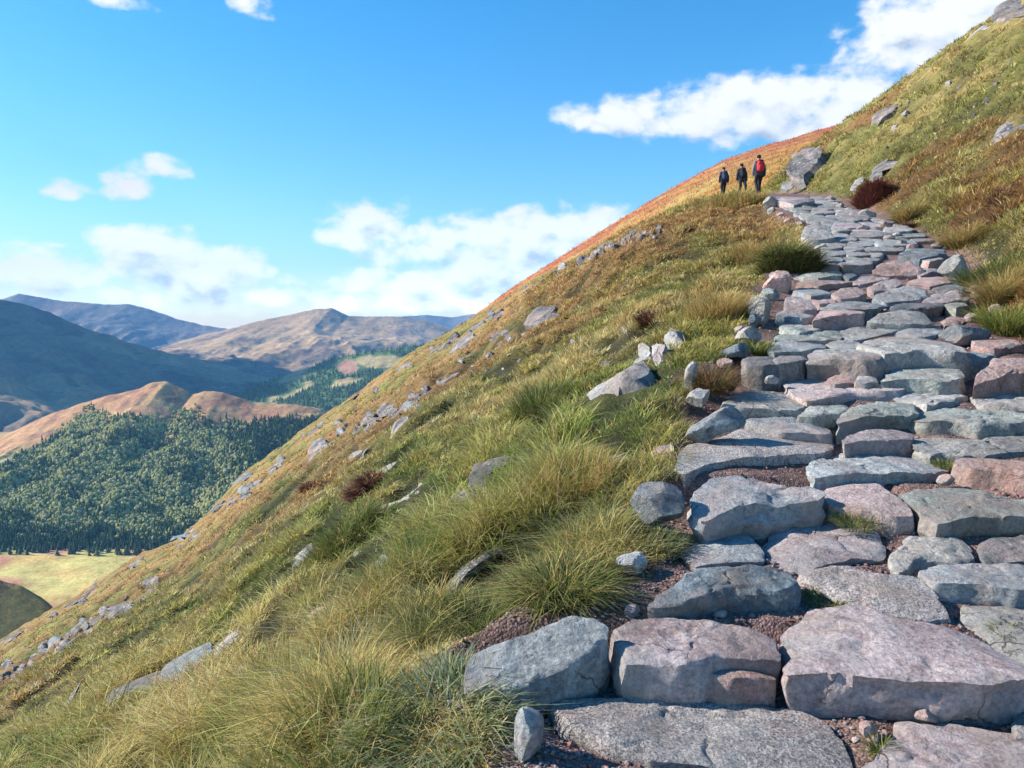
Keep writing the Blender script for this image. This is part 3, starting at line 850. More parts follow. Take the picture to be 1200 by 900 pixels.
ST('pale', 5, 'long smooth pale step slab tapering to the right, behind the flat-topped pale block',
   [(983,386),(1005,381),(1040,378),(1066,378),(1060,385),(1030,391),(1000,394),(988,391)])
ST('blue', 5, 'blue-grey tapering slab right of the long smooth pale step slab',
   [(1043,393),(1060,385),(1080,381),(1100,380),(1106,388),(1090,393),(1060,395)])
ST('pale', 6, 'smooth humped pale boulder set in the steps, right of the red-brown block',
   [(1016,376),(1030,366),(1055,362),(1080,364),(1093,374),(1085,378),(1050,379)], tau=.4, dome=.12, rough=.7)
ST('pink', 15, 'red-brown square block in the middle of the upper steps',
   [(951,371),(960,364),(985,361),(1010,362),(1013,367),(990,368),(965,370)])
ST('blue', 7, 'blue-topped stone left of the red-brown square block',
   [(908,366),(925,363),(945,363),(953,370),(940,374),(920,370)])
ST('green', 5, 'low curved slab with turf at its left end, below the blue-topped stone',
   [(910,375),(930,376),(945,380),(966,380),(966,385),(935,389),(915,385)])
ST('pink', 10, 'pinkish block half in the grass at the right edge, above the tilted pinkish block',
   [(1136,403),(1145,397),(1165,395),(1190,396),(1197,403),(1165,406)])
ST('pink', 4, 'small pink slab below the grass on the right, next to the dark rounded rock',
   [(1103,376),(1115,370),(1130,365),(1136,371),(1122,380),(1108,382)])
ST('dark', 9, 'dark green-fronted slab above the humped pale boulder',
   [(1042,358),(1055,355),(1090,354),(1106,355),(1108,358),(1080,360),(1050,361)])
ST('blue', 7, 'flat blue-grey slab directly behind the red-brown square block',
   [(958,361),(975,355),(1000,352),(1035,353),(1041,356),(1020,360),(985,362)])
ST('green', 8, 'short dark block with a mossy top, right of the dark green-fronted slab',
   [(1106,357),(1112,354),(1128,354),(1133,357),(1120,360)])
ST('lav', 5, 'rounded pinkish-grey stone above the short mossy block',
   [(1080,352),(1095,344),(1115,341),(1127,343),(1127,350),(1105,354)], tau=.4, dome=.12)
ST('blue', 5, 'humped blue-grey boulder left of the rounded pinkish-grey stone',
   [(1020,346),(1040,338),(1065,334),(1085,338),(1088,346),(1075,350),(1040,351)], tau=.4, dome=.12)
ST('pink', 9, 'pink block with a flat front, right side below the square dark block',
   [(1063,330),(1078,325),(1110,323),(1113,329),(1090,332)])
ST('dark', 5, 'dark rounded stone below the pink flat-fronted block',
   [(1087,341),(1100,334),(1118,331),(1130,336),(1128,342),(1105,344)], tau=.4, dome=.12)
ST('pgran', 6, 'pale pink slab left of the pink flat-fronted block',
   [(1017,337),(1030,329),(1052,325),(1058,331),(1045,338),(1025,341)], tau=.4, dome=.08)
ST('pgran', 6, 'long pink slab in front of the big pink lump',
   [(990,328),(1005,322),(1030,320),(1049,322),(1045,327),(1010,331)])
ST('pink', 6, 'big ridged pink lump lying across the upper steps',
   [(1020,318),(1032,309),(1050,303),(1066,305),(1082,313),(1080,319),(1050,322)], tau=.45, dome=.12, rough=1.5)
ST('pink', 11, 'pink block with a pale wedge-shaped face, below the rough dark block',
   [(1071,303),(1080,300),(1104,300),(1106,303),(1090,305)])
ST('dark', 14, 'rough dark grey block, right side below the pointed boulder',
   [(1053,298),(1062,291),(1085,289),(1106,291),(1108,297),(1080,300)])
ST('lav', 8, 'flat shaded stone between the big pink lump and the pointed boulder',
   [(1062,318),(1075,313),(1095,312),(1098,318),(1080,321)])
ST('lav', 7, 'narrow slanting lilac stone at the turf edge, above the blue-topped stone',
   [(918,356),(922,347),(935,346),(950,352),(958,360),(945,363),(930,360)], tau=.45)
ST('pink', 7, 'flat reddish slab between the slanting lilac stone and the flat blue-grey slab',
   [(938,352),(950,348),(975,348),(980,352),(960,355)])
ST('blue', 8, 'bright blue low slab at the foot of the pink edge boulder',
   [(930,341),(938,335),(958,335),(972,340),(975,344),(950,346)])
ST('pgran', 6, 'rosy stone beside the bright blue low slab, with a dark right end',
   [(973,344),(985,337),(1005,335),(1015,342),(1005,347),(985,348)], tau=.4)
ST('green', 8, 'long low green and buff step just right of the dark grass hump',
   [(930,321),(945,318),(985,318),(990,321),(960,324)])
ST('pink', 8, 'long thin reddish step right behind the bright blue low slab',
   [(930,331),(945,328),(985,328),(1000,330),(960,333)])
ST('dark', 7, 'dark end stone joining the long green and buff step to the long pink slab',
   [(986,322),(992,317),(1003,318),(1006,322),(995,325)])

# the packed upper flight: thin slab edges row behind row
def row(yb, xl, xr, n, h0, h1):
    w = (xr - xl) / n; x = xl
    for k in range(n):
        ww = w * random.uniform(.75, 1.3) if k < n - 1 else xr - x
        ww = min(ww, xr - x)
        if ww < 6: break
        h = random.uniform(h0, h1); y = yb + random.uniform(-1.5, 1.5); d = random.uniform(3.5, 6)
        x2 = x + ww * .99
        pts = [(x, y - h), (x + ww * .06, y - h - d * .85), (x + ww * .5, y - h - d), (x + ww * .93, y - h - d * .9), (x2, y - h - d * .2), (x + ww * .93, y - h + .5), (x + ww * .5, y - h + 1.0), (x + ww * .07, y - h + .6)]
        slab(random.choice(['blue', 'grey', 'green', 'lav', 'lav', 'blue', 'grey', 'grey', 'pale']), pts, h,
             'thin rough slab edge among the packed steps of the far upper flight', group='thin slabs packed in the far upper flight', maxdep=1.1, rough=.8, dome=.01)
        x = x2
for r_ in [(316, 945, 1022, 2, 5, 8), (310, 962, 1030, 2, 5, 7), (304, 962, 1035, 3, 5, 7), (298, 962, 1060, 3, 5, 8), (292, 962, 1075, 3, 4, 7), (286, 965, 1092, 4, 4, 7), (281, 962, 1085, 3, 4, 6),
           (276, 972, 1070, 3, 4, 7), (271, 975, 1066, 3, 4, 6), (266, 962, 1050, 3, 3, 6), (262, 945, 1040, 3, 3, 6), (258, 937, 1020, 3, 3, 5), (254, 930, 1012, 3, 3, 5), (250, 925, 1000, 2, 3, 5), (246, 918, 992, 2, 2.5, 4),
           (242, 912, 985, 2, 2.5, 4), (238, 908, 978, 2, 2.5, 4)]:
    row(*r_)
ST('lav', 9, 'wide flat grey slab that crowns the top of the flight, below the red-packed walker',
   [(908,234),(918,230),(935,228),(953,231),(955,236),(930,238)], maxdep=1.6)
ST('pale', 8, 'pale tilted slab at the turf edge of the upper flight, beside the dark grass hump',
   [(938,276),(945,264),(958,261),(972,266),(978,277),(965,280),(950,279)], tau=.5)

# ------------------------------------------------------------------ loose and edging rocks
def BO(mat, label, pts, **k): return boulder(mat, pts, label, **k)
BO('blue', 'small upright angular blue rock in the turf, left of the nearest speckled slab', [(601,880),(603,843),(612,828),(625,832),(638,840),(641,850),(637,868),(633,885),(618,893)], dep=.7)
BO('blue', 'boulder in the turf with a pale left face, beside the pale blue lumpy block', [(736,590),(753,567),(770,563),(798,566),(802,582),(802,600),(797,616),(780,622),(765,616),(752,606),(744,600)], dep=.8)
BO('blue', 'small angular blue rock between the turf and the gravel, left of the dark blue-black block', [(720,656),(733,651),(752,646),(761,650),(760,662),(750,669),(738,678),(727,672)], dep=.8)
BO('dark', 'dark pyramid-shaped rock behind the left end of the long speckled pinkish slab', [(801,520),(806,504),(828,490),(850,477),(862,475),(870,484),(876,495),(868,502),(840,509),(815,517)], dep=.6, facets=6)
BO('dark', 'dark grey rounded rock at the right edge of the upper path, under the grass', [(1101,394),(1115,382),(1135,376),(1160,384),(1164,396),(1140,403),(1115,402)], dep=.8)
BO('pale', 'big pointed boulder with a pink lower face, right edge of the upper path', [(1097,319),(1108,306),(1123,296),(1133,302),(1138,318),(1134,336),(1120,331),(1108,322)], dep=.6)
BO('pale', 'light grey boulder at the left edge of the path, taller than its neighbours', [(874,352),(884,346),(903,351),(908,366),(898,379),(885,374),(876,364)], dep=.8)
BO('pink', 'pink-tinged standing boulder on the left edge, under the dark grass hump', [(892,337),(905,322),(915,313),(925,313),(928,334),(925,343),(905,341)], dep=.7)
BO('green', 'greenish stone wedged between the pink-tinged and the light grey edge boulders', [(889,349),(895,338),(905,337),(915,343),(913,352),(900,353)], dep=.8)
BO('dark', 'small dark blue stone below the light grey edge boulder', [(876,380),(879,369),(886,367),(893,372),(893,381),(884,383)], dep=.8)
BO('pale', 'pale stone with a pinkish face below the small dark blue edge stone', [(858,402),(868,387),(878,381),(892,383),(895,396),(882,404),(868,405)], dep=.8)
BO('dark', 'low dark wedge of rock at the turf edge, above the brown grass clump', [(840,414),(855,407),(873,400),(879,405),(879,418),(855,419)], dep=.8)
BO('pale', 'whitish rock at the foot of the brown grass clump', [(802,472),(810,459),(822,452),(836,458),(832,468),(817,477)], dep=.8)
BO('pale', 'narrow upright pale stone behind the brown grass clump', [(801,458),(803,432),(812,422),(820,426),(816,445),(810,458)], dep=.7)
BO('blue', 'little blue stone in the gravel, left end of the long smooth pink slab', [(896,449),(898,441),(906,439),(914,444),(910,451),(902,452)], dep=.9)
BO('pink', 'squat pink rock at the right side of the far upper flight', [(1029,268),(1033,260),(1039,258),(1046,264),(1048,270),(1038,271)], dep=.8)
BO('pale', 'two-toned pale rock at the grass edge, right side near the top of the flight', [(1004,254),(1008,247),(1018,244),(1028,248),(1026,256),(1014,257)], dep=.8)
BO('grey', 'grey rock half under the grass, left end of the crowning slab', [(893,237),(898,231),(908,229),(913,236),(908,243),(898,242)], dep=.8)
for k, (x, y, s) in enumerate([(1000, 262, 7), (1012, 268, 8), (1022, 276, 7), (1042, 279, 7), (1058, 285, 8), (995, 246, 6), (985, 241, 6), (973, 233, 7), (1036, 262, 7), (905, 246, 6), (915, 252, 6), (925, 259, 7), (962, 290, 9),
                               (1085, 296, 9), (1014, 259, 6), (966, 236, 6), (1010, 252, 5), (1150, 345, 12), (940, 262, 6), (1118, 345, 9), (1142, 372, 11), (1158, 378, 10), (1128, 352, 9), (1092, 300, 8), (1070, 290, 8), (1052, 276, 7), (1030, 266, 6), (1146, 338, 9), (1168, 362, 10), (880, 362, 8), (868, 386, 9), (850, 425, 10), (910, 322, 9), (1182, 408, 10), (1100, 288, 8)]):
    a = np.linspace(0, 2 * math.pi, 8)[:-1] + random.random()
    BO(random.choice(['grey', 'pale', 'pink', 'lav']), 'small loose rock lining the grass edges of the far upper flight',
       [(x + s * (.9 + .3 * random.random()) * math.cos(t), y + s * .62 * math.sin(t)) for t in a], group='small loose rocks edging the upper flight', facets=6)
# pink chips in the gravel
for lab, pts in [('smooth reddish pebble in the gravel in front of the biggest block', [(1008,860),(1009,850),(1018,846),(1028,849),(1033,856),(1027,863),(1015,864)]),
                 ('angular pink chip against the foot of the biggest block, above the corner slab', [(1072,843),(1076,835),(1088,832),(1097,837),(1099,845),(1085,847)]),
                 ('tiny red pebble beside the smooth reddish pebble', [(1021,868),(1024,864),(1029,865),(1030,869),(1025,871)]),
                 ('flat salmon chip at the back edge of the flat-topped lavender block', [(834,723),(837,718),(850,715),(854,718),(850,722),(840,725)]),
                 ('flat pink chip at the foot of the rounded white granite lump', [(1038,720),(1042,715),(1052,716),(1056,721),(1048,723)]),
                 ('pink stone tucked under the sharp-edged bright blue slab', [(1098,566),(1104,557),(1113,555),(1120,562),(1115,568),(1105,570)]),
                 ('grey pebble in the shade right of the slanted grey-green block', [(672,804),(673,798),(678,796),(682,800),(680,805)]),
                 ('blue pebble at the back of the flat-topped lavender block', [(730,722),(733,712),(742,707),(750,711),(752,719),(742,723)])]:
    BO('blue' if 'blue peb' in lab else 'grey' if 'grey' in lab else 'pink', lab, pts, name='pebble', cat='pebble', dep=.9, facets=6)

# rocks breaking through the turf of the slope
HS = [('grey', 'long weathered rib of rock running down the turf, below the pale knobs', [(672,494),(677,480),(700,462),(735,434),(752,424),(767,440),(763,453),(735,464),(710,480),(690,498)], 1.0),
      ('pale', 'pale upright knob of rock at the upper end of the long rib', [(750,430),(750,412),(755,405),(763,410),(765,430)], .8),
      ('lav', 'pinkish knob of rock between two pale ones above the long rib', [(765,426),(770,412),(783,410),(789,428),(772,436)], .8),
      ('pale', 'whitish round knob of rock nearest to the path above the long rib', [(780,404),(787,392),(795,389),(804,396),(801,412),(786,413)], .8),
      ('pale', 'long flat pale rock in the turf, left of the speckled pinkish slab', [(699,546),(705,538),(722,535),(742,532),(744,540),(718,549)], .7),
      ('pink', 'flat pinkish rock in the turf touching the speckled pinkish slab', [(753,532),(770,525),(788,521),(790,530),(768,538)], .7),
      ('crag', 'grey outcrop leaning in the tall straw grass above the dark squarish rock', [(552,574),(560,551),(576,540),(604,540),(601,550),(581,557),(566,577)], .8),
      ('crag', 'dark squarish rock with a pale underside in the straw grass', [(531,603),(535,585),(548,580),(564,584),(561,599),(545,608)], .8),
      ('pale', 'pale slab of rock just below the dark squarish rock', [(503,632),(511,622),(529,615),(531,625),(515,637)], .7),
      ('grey', 'long thin curved rib of grey rock ending white at its lower tip', [(502,723),(508,705),(525,685),(540,668),(560,654),(586,639),(591,646),(570,663),(548,679),(530,697),(513,720)], .35),
      ('pale', 'small bright white rock alone in green grass mid slope', [(441,661),(450,651),(461,653),(459,667),(446,670)], .8),
      ('pale', 'thin pale sliver of rock sticking up from the mid slope', [(337,666),(350,650),(366,637),(368,646),(353,662)], .4),
      ('crag', 'left end of the ledge of blue-grey rock low on the slope, darkest piece', [(124,824),(131,810),(165,796),(190,787),(202,797),(166,811),(141,830)], .7),
      ('dark', 'bluest middle piece of the ledge low on the slope, with white streaks', [(189,799),(193,785),(222,767),(250,754),(254,774),(246,793),(224,800)], .7),
      ('grey', 'flat upper piece of the ledge low on the slope, half hidden in grass', [(250,764),(268,747),(286,735),(280,752),(263,770),(252,772)], .6),
      ('pink', 'tapered pinkish rock right of the ledge low on the slope', [(277,804),(283,791),(305,776),(318,769),(317,779),(300,795),(286,807)], .6),
      ('pale', 'whitish rock showing at the very bottom of the grass', [(110,905),(119,893),(135,890),(149,903),(140,909)], .8),
      ('grey', 'small grey rock low on the left slope below the ledge', [(62,842),(68,835),(79,832),(82,837),(72,845)], .8),
      ('pink', 'pale pink flat rock at the edge of the silvery tussock', [(362,723),(371,713),(389,711),(395,719),(379,728)], .7),
      ('crag', 'dark cracked outcrop just below the skyline above the brown heather slope', [(527,416),(536,402),(550,393),(565,390),(563,401),(546,412)], .7),
      ('crag', 'grey outcrop with a lit left face in the middle of the slope', [(459,511),(462,497),(475,489),(489,492),(480,506),(468,513)], .8),
      ('crag', 'lone dark crag low on the slope, left of the row of outcrops', [(361,535),(367,518),(380,514),(387,521),(375,537)], .8),
      ('grey', 'low grey slab lying on the brown slope below the row of outcrops', [(405,544),(414,532),(428,527),(425,538),(412,547)], .6),
      ('crag', 'outcrop of dark blocks below the skyline right of the centre', [(614,384),(620,372),(633,361),(651,360),(656,372),(640,386)], .7),
      ('crag', 'pair of pale-topped blocks below the dark outcrop near the skyline', [(577,402),(582,391),(594,387),(603,392),(592,402)], .7),
      ('crag', 'big lichen-streaked boulder beside the path where the three walkers are', [(927,214),(932,197),(940,186),(953,181),(966,182),(968,195),(953,206),(946,220),(934,224)], .8),
      ('dark', 'small dark rock at the foot of the lichen-streaked boulder', [(915,224),(919,216),(928,214),(931,221),(924,226)], .8),
      ('grey', 'flat rock slab in the turf left of the lichen-streaked boulder', [(911,210),(916,204),(923,200),(924,204),(917,211)], .6),
      ('pale', 'whitish rock above the crimson heather bush', [(996,224),(1003,212),(1012,208),(1015,216),(1005,226)], .8),
      ('crag', 'long dark-topped outcrop up the bank behind the crimson heather bush', [(1019,214),(1025,198),(1040,188),(1057,185),(1053,194),(1038,203),(1031,216)], .8),
      ('crag', 'dark broken rock high on the right bank with a pale foot', [(1017,148),(1025,135),(1040,126),(1054,119),(1049,131),(1032,142),(1025,150)], .7),
      ('crag', 'pale-edged outcrop at the right margin of the bank', [(1162,170),(1170,152),(1185,142),(1206,136),(1217,148),(1192,157),(1172,167)], .7),
      ('crag', 'topmost dark crag on the skyline in the upper right corner', [(1162,29),(1167,13),(1182,3),(1197,-4),(1222,0),(1224,20),(1192,24),(1175,30)], .8),
      ('grey', 'grey slab of rock on the skyline left of the topmost crag', [(1127,55),(1140,41),(1154,30),(1163,33),(1152,46),(1136,55)], .7),
      ('grey', 'small grey rock in the straw grass above the long rib', [(700,432),(706,424),(716,424),(714,432),(705,436)], .8)]
for m_, lab, pts, d in HS:
    outcrop(m_, pts, lab, name='rock' if 'outcrop' not in lab and 'crag' not in lab and 'rib' not in lab else 'outcrop', cat='rock', hgt=.6 if 'knob' in lab or 'boulder' in lab or 'squarish' in lab or 'leaning' in lab else .5 if 'weathered' in lab else .26, facets=9)

def scree(n, path, spread, smin, smax, label, group, mats=('crag', 'crag', 'dark', 'crag'), hgt=.75):
    path = np.array(path, float); seg = np.linspace(0, len(path) - 1, 200)
    for k in range(n):
        t = random.random() * (len(path) - 1); i = min(int(t), len(path) - 2); f = t - i
        x = path[i][0] * (1 - f) + path[i + 1][0] * f + random.gauss(0, spread)
        y = path[i][1] * (1 - f) + path[i + 1][1] * f + random.gauss(0, spread * .6)
        s = 1.0 * (smin + (smax - smin) * random.random() ** 2.2)
        a = np.linspace(0, 2 * math.pi, 8)[:-1] + random.random()
        ca, sa = math.cos(-.62), math.sin(-.62)
        pts = []
        for q in a:
            ex, ey = s * random.uniform(.8, 1.2) * math.cos(q), s * .5 * random.uniform(.7, 1.3) * math.sin(q)
            pts.append((x + ex * ca - ey * sa, y + ex * sa + ey * ca))
        u_, v_ = uv(x, y)
        if v_ > S(u_) - .002: continue
        outcrop(random.choice(mats), pts, label, name='rock', cat='rock', group=group, hgt=hgt, facets=9)
scree(46, [(2, 798), (50, 766), (100, 735), (150, 706), (186, 684)], 6, 4, 11, 'dark angular rock in the scree band at the lower left edge of the slope', 'rocks of the lower left scree band')
scree(34, [(8, 752), (62, 718), (93, 702), (157, 662)], 4, 3, 9, 'dark rock along the lowest left skyline of the slope', 'rocks along the lowest left skyline')
scree(40, [(212, 632), (250, 600), (292, 572), (340, 525)], 7, 3, 9, 'dark rock on the scree spilling from the left skyline, above the scree band', 'rocks spilling from the left skyline')
scree(44, [(398, 512), (420, 498), (450, 484), (480, 478), (505, 455)], 7, 3, 9, 'dark block in the broken row of outcrops across the brown slope', 'blocks in the broken row of outcrops')
scree(70, [(592, 350), (640, 322), (690, 300), (740, 281), (775, 270)], 5, 2.5, 7, 'grey boulder in the boulder field under the orange shoulder', 'boulder field below the skyline', ('grey', 'crag', 'crag', 'crag'))
scree(30, [(350, 521), (400, 479), (440, 452), (480, 428), (520, 406), (560, 384), (600, 358)], 3, 2.5, 7, 'dark broken rock right along the skyline of the brown slope', 'rocks along the skyline', hgt=1.1)
scree(20, [(640, 380), (600, 400), (560, 430), (540, 470)], 16, 2, 5, 'small grey stone sprinkled on the upper brown slope', 'small stones sprinkled on the slope', ('grey', 'crag'))
scree(24, [(330, 690), (400, 640), (470, 600), (520, 560), (420, 720)], 30, 2, 5, 'small pale stone peeping through the lower green grass', 'small stones in the lower grass', ('grey', 'pale'))
scree(16, [(1010, 170), (1080, 120), (1150, 90), (1120, 180)], 22, 2, 5, 'small grey stone peeping through the grass of the right bank', 'small stones in the right bank', ('grey', 'crag'))

# loose gravel between the steps
def gravel():
    n = 26000
    Y = 1 / RNG.uniform(1 / 16, 1 / 1.9, n)
    X = L(Y) - .25 + RNG.uniform(0, 1, n) * (np.minimum(R(Y), .72 * Y) - L(Y) + .4)
    Z, under = settle(X, Y, ground(X, Y))
    X, Y, Z = X[~under], Y[~under], Z[~under]; n = len(X)
    bm = bmesh.new(); bmesh.ops.create_icosphere(bm, subdivisions=1, radius=1)
    base = np.array([v.co for v in bm.verts]); fs = np.array([[v.index for v in f.verts] for f in bm.faces]); bm.free()
    s = (.0035 + .013 * RNG.uniform(0, 1, n) ** 4) * (1 + .02 * Y)
    sc = RNG.uniform(.5, 1.3, (n, 3)); sc[:, 2] *= .7
    V = base[None] * sc[:, None] * (1 + RNG.normal(0, .16, (n, len(base), 1)))
    a = RNG.uniform(0, 6.28, n); c, s_ = np.cos(a)[:, None], np.sin(a)[:, None]
    V = np.stack([V[..., 0] * c - V[..., 1] * s_, V[..., 0] * s_ + V[..., 1] * c, V[..., 2]], -1) * s[:, None, None]
    V += np.stack([X, Y, Z + s * .3], 1)[:, None]
    T = fs[None] + (np.arange(n) * len(base))[:, None, None]
    pal = np.array([(.22, .125, .115), (.28, .17, .155), (.17, .14, .14), (.30, .25, .25), (.12, .085, .08), (.26, .13, .11), (.19, .18, .19)])
    C = np.repeat(pal[RNG.integers(0, len(pal), n)] * RNG.uniform(.6, 1.3, (n, 1)), len(base), 0)
    t = NT('gravel_chips'); at = t.new('ShaderNodeAttribute', attribute_name='Col'); t.link(at.outputs['Color'], t.b.inputs['Base Color'])
    tag(mesh_obj('path_gravel', np_mesh('path_gravel', V.reshape(-1, 3), T.reshape(-1, 3), None, C, False), t.m), 'reddish gravel filling the gaps between the stones', 'gravel', kind='stuff')
gravel()

build_hillside()
# ------------------------------------------------------------------ grass and the plants that stand out
scatter_grass()
SILV = [(.30, .33, .22), (.22, .27, .15), (.36, .36, .22), (.15, .2, .1)]
DKG = [(.06, .09, .025), (.10, .13, .035), (.14, .17, .05), (.22, .22, .09)]
BRG = [(.14, .19, .04), (.22, .25, .06), (.30, .29, .09)]
STW = [(.45, .34, .14), (.38, .29, .11), (.30, .26, .08), (.42, .25, .10)]
clump('tussock', 'silvery green spiky tussock fanning out above the slanted grey-green block', 'tussock', 408, 795, 48, None, 1300, .30, SILV + STW[:1] + DKG[1:2], lean=.55, bend=.9)
clump('tussock', 'dark green overhanging tussock left of the bare earth, above the slanted block', 'tussock', 552, 742, 60, None, 1800, .26, DKG, lean=.6, bend=1.0)
clump('tussock', 'olive tussock drooping over the gravel, left of the small angular blue rock', 'tussock', 655, 690, 48, None, 1500, .24, DKG + BRG[1:] + STW[:1], lean=.6, bend=1.0)
clump('tussock', 'dark green and silvery tussock beside the flattened turf, left of the two-faced boulder', 'tussock', 668, 625, 50, None, 1200, .26, DKG + SILV[:2], lean=.6, bend=.9)
clump('tussock', 'matted silvery grass cushion in the bottom foreground, left of the upright blue rock', 'tussock', 505, 865, 85, None, 3000, .16, SILV + DKG[2:], lean=.8, bend=1.2)
clump('tussock', 'tall fresh green and yellow tussock at the bottom edge of the photo', 'tussock', 390, 893, 70, None, 1800, .30, BRG + DKG[1:] + STW[:1], lean=.4, bend=.6)
clump('tussock', 'brown and rusty grass clump overhanging the whitish rock at the path edge', 'tussock', 835, 452, 24, None, 900, .28, [(.20, .10, .05), (.12, .09, .04), (.26, .16, .07), (.15, .14, .05)], lean=.6, bend=1.0)
clump('grass_hump', 'dark green grass hump bulging over the left edge of the upper path', 'tussock', 926, 318, 34, 9, 3000, .36, DKG + [(.16, .17, .06), (.24, .22, .08)], lean=.8, bend=1.3, mound=.3)
clump('tussock', 'dark green grass right of the big pointed boulder', 'tussock', 1160, 330, 28, None, 1500, .45, DKG, lean=.5, bend=.9)
clump('tussock', 'bright green tussock at the right edge of the photo, above the half-buried pinkish block', 'tussock', 1182, 388, 26, None, 1300, .42, BRG, lean=.5, bend=.8)
clump('tussock', 'wide patch of dark rushes in the dip left of the long rock rib', 'tussock', 632, 480, 30, None, 1600, .36, DKG + BRG[:1], lean=.45, bend=.7)
clump('tussock', 'straw-coloured tall grass tuft left of the light grey edge boulder', 'tussock', 838, 375, 30, None, 1400, .5, STW, lean=.35, bend=.5)
clump('tussock', 'tall straw and russet grass tuft below the long flat pale rock', 'tussock', 672, 585, 40, None, 1300, .36, STW + BRG[1:2], lean=.3, bend=.4)
clump('tussock', 'pale fallen-over straw tuft in front of the dark grass hump', 'tussock', 885, 300, 26, None, 1200, .55, STW, lean=.35, bend=.5)
clump('tussock', 'low dark green cushion of grass in the middle of the slope', 'tussock', 400, 628, 42, None, 1600, .3, DKG + BRG[:1], lean=.5, bend=.8)
WN = [(.19, .065, .055), (.12, .045, .04), (.24, .10, .07), (.10, .06, .035), (.16, .10, .05)]
clump('heather_bush', 'round crimson heather bush on the bank above the top of the path', 'heather', 1020, 239, 14, None, 3200, .42, WN[:3], width=.008, lean=.7, bend=.8, mat=HEATH_M, mound=.5)
for lab, x, y, r in [('wine-red heather patch on the bank above the dark green grass', 1112, 205, 24), ('wide dark red heather patch at the right margin of the bank', 1185, 232, 24),
                     ('low maroon heather patch below the dark red one at the right margin', 1165, 262, 16), ('tiny red bracken tuft low on the left slope, upper of two', 433, 568, 9),
                     ('tiny red bracken tuft low on the left slope, lower of two', 421, 583, 8), ('small red bracken tuft just under the left skyline', 362, 572, 7),
                     ('dull red heather tuft in the straw grass above the knobs of rock', 765, 378, 10), ('dark red heather tuft at the edge of the path near its top', 1060, 268, 7)]:
    clump('heather_patch' if 'heather' in lab else 'bracken_tuft', lab, 'heather' if 'heather' in lab else 'bracken', x, y, r, None, 1100, .24, WN, width=.007, lean=.9, bend=.8, mat=HEATH_M)
for lab, x, y, r, n in [('little green moss-grass tuft in front of the rounded white granite lump', 972, 704, 26, 500), ('little grass tuft under the smooth pink granite wedge', 1000, 611, 24, 420),
                        ('little grass tuft beside the layered pale wedge', 1098, 685, 14, 260), ('little grass tuft between the blue slab and the red-fronted block', 1108, 545, 12, 220),
                        ('little grass tuft against the split pale slab at the right edge', 1180, 742, 12, 200), ('little grass tuft at the foot of the dark blue-black block', 790, 722, 14, 220),
                        ('little grass tuft in the gap below the biggest block', 1030, 878, 10, 140), ('little green tuft between the dark edge wedge and the blue-topped slab', 888, 412, 14, 400)]:
    clump('grass_tuft', lab, 'grass tuft', x, y, r, None, n, .07 if y > 500 else .2, BRG + DKG, width=.0016, lean=.6, bend=.9)

for lab, x, y, r in [('short matted grey-green turf tuft just below the pale-faced boulder', 770, 634, 30), ('short matted turf tuft left of the pale-faced boulder', 725, 612, 24), ('short matted turf tuft behind the pale-faced boulder', 765, 553, 30),
                     ('short matted turf tuft left of the small angular blue rock', 705, 662, 18)]:
    clump('turf_tuft', lab, 'grass tuft', x, y, r, None, 900, .085, SILV + DKG[1:], width=.002, lean=.9, bend=1.0)

for lab, x, y in [('straw grass on the crest hiding the shins of the farthest walker', 848, 237), ('straw grass on the crest hiding the shins of the middle walker', 868, 236), ('straw grass on the crest between the middle walker and the top step', 884, 239),
                  ('straw grass on the crest left of all three walkers', 828, 243)]:
    clump('tussock', lab, 'tussock', x, y, 13, None, 900, .5, STW + BRG[2:], lean=.35, bend=.5)
for lab, x, y, r in [('shaggy golden grass overhanging the right edge of the path below the pointed boulder', 1170, 352, 16), ('shaggy golden grass overhanging the right edge beside the rough dark block', 1128, 287, 14),
                     ('shaggy golden grass overhanging the right edge by the squat pink rock', 1066, 256, 12)]:
    clump('tussock', lab, 'tussock', x, y, r, None, 1100, .55, STW + DKG[3:], lean=.5, bend=.9)
# ------------------------------------------------------------------ valley and mountains
ZV = -345.0
def far_mat(name, sc, bd):
    return col_ground_mat(name, 1, bd, sc, sc * 7)
def valley_z(x, y):
    return ZV - 45 * smooth(1500, 6000, y) + 6 * fbm(x / 300, y / 300, o=3, seed=301)
def build_valley():
    us = np.linspace(-2.2, 2.2, 300); Ys = np.exp(np.linspace(math.log(150), math.log(13000), 300))
    Y, U = np.meshgrid(Ys, us, indexing='ij'); X = U * Y; x, y = X.ravel(), Y.ravel()
    n = fbm(x / 90, y / 60, o=4, seed=311); n2 = fbm(x / 700, y / 500, o=3, seed=317)
    c = np.repeat(np.array([[.50, .43, .15]]), len(x), 0)
    k = smooth(-.1, .35, n)[:, None]; c = c * (1 - k) + np.array([.52, .35, .13]) * k
    k = (smooth(.15, .3, fbm(x / 70 + 9, y / 45, o=2, seed=321)))[:, None]; c = c * (1 - k) + np.array([.44, .22, .13]) * k
    k = (smooth(2200, 3500, y))[:, None]; f = np.where((n2 > .05)[:, None], np.array([[.30, .19, .10]]), np.array([[.10, .12, .06]])); c = c * (1 - k) + f * k
    me = np_mesh('valley_floor', np.stack([x, y, valley_z(x, y)], 1), quads=grid_quads(*X.shape), cols=c)
    tag(mesh_obj('valley_floor', me, far_mat('valley_turf', .03, 2.0)), kind='structure')
build_valley()

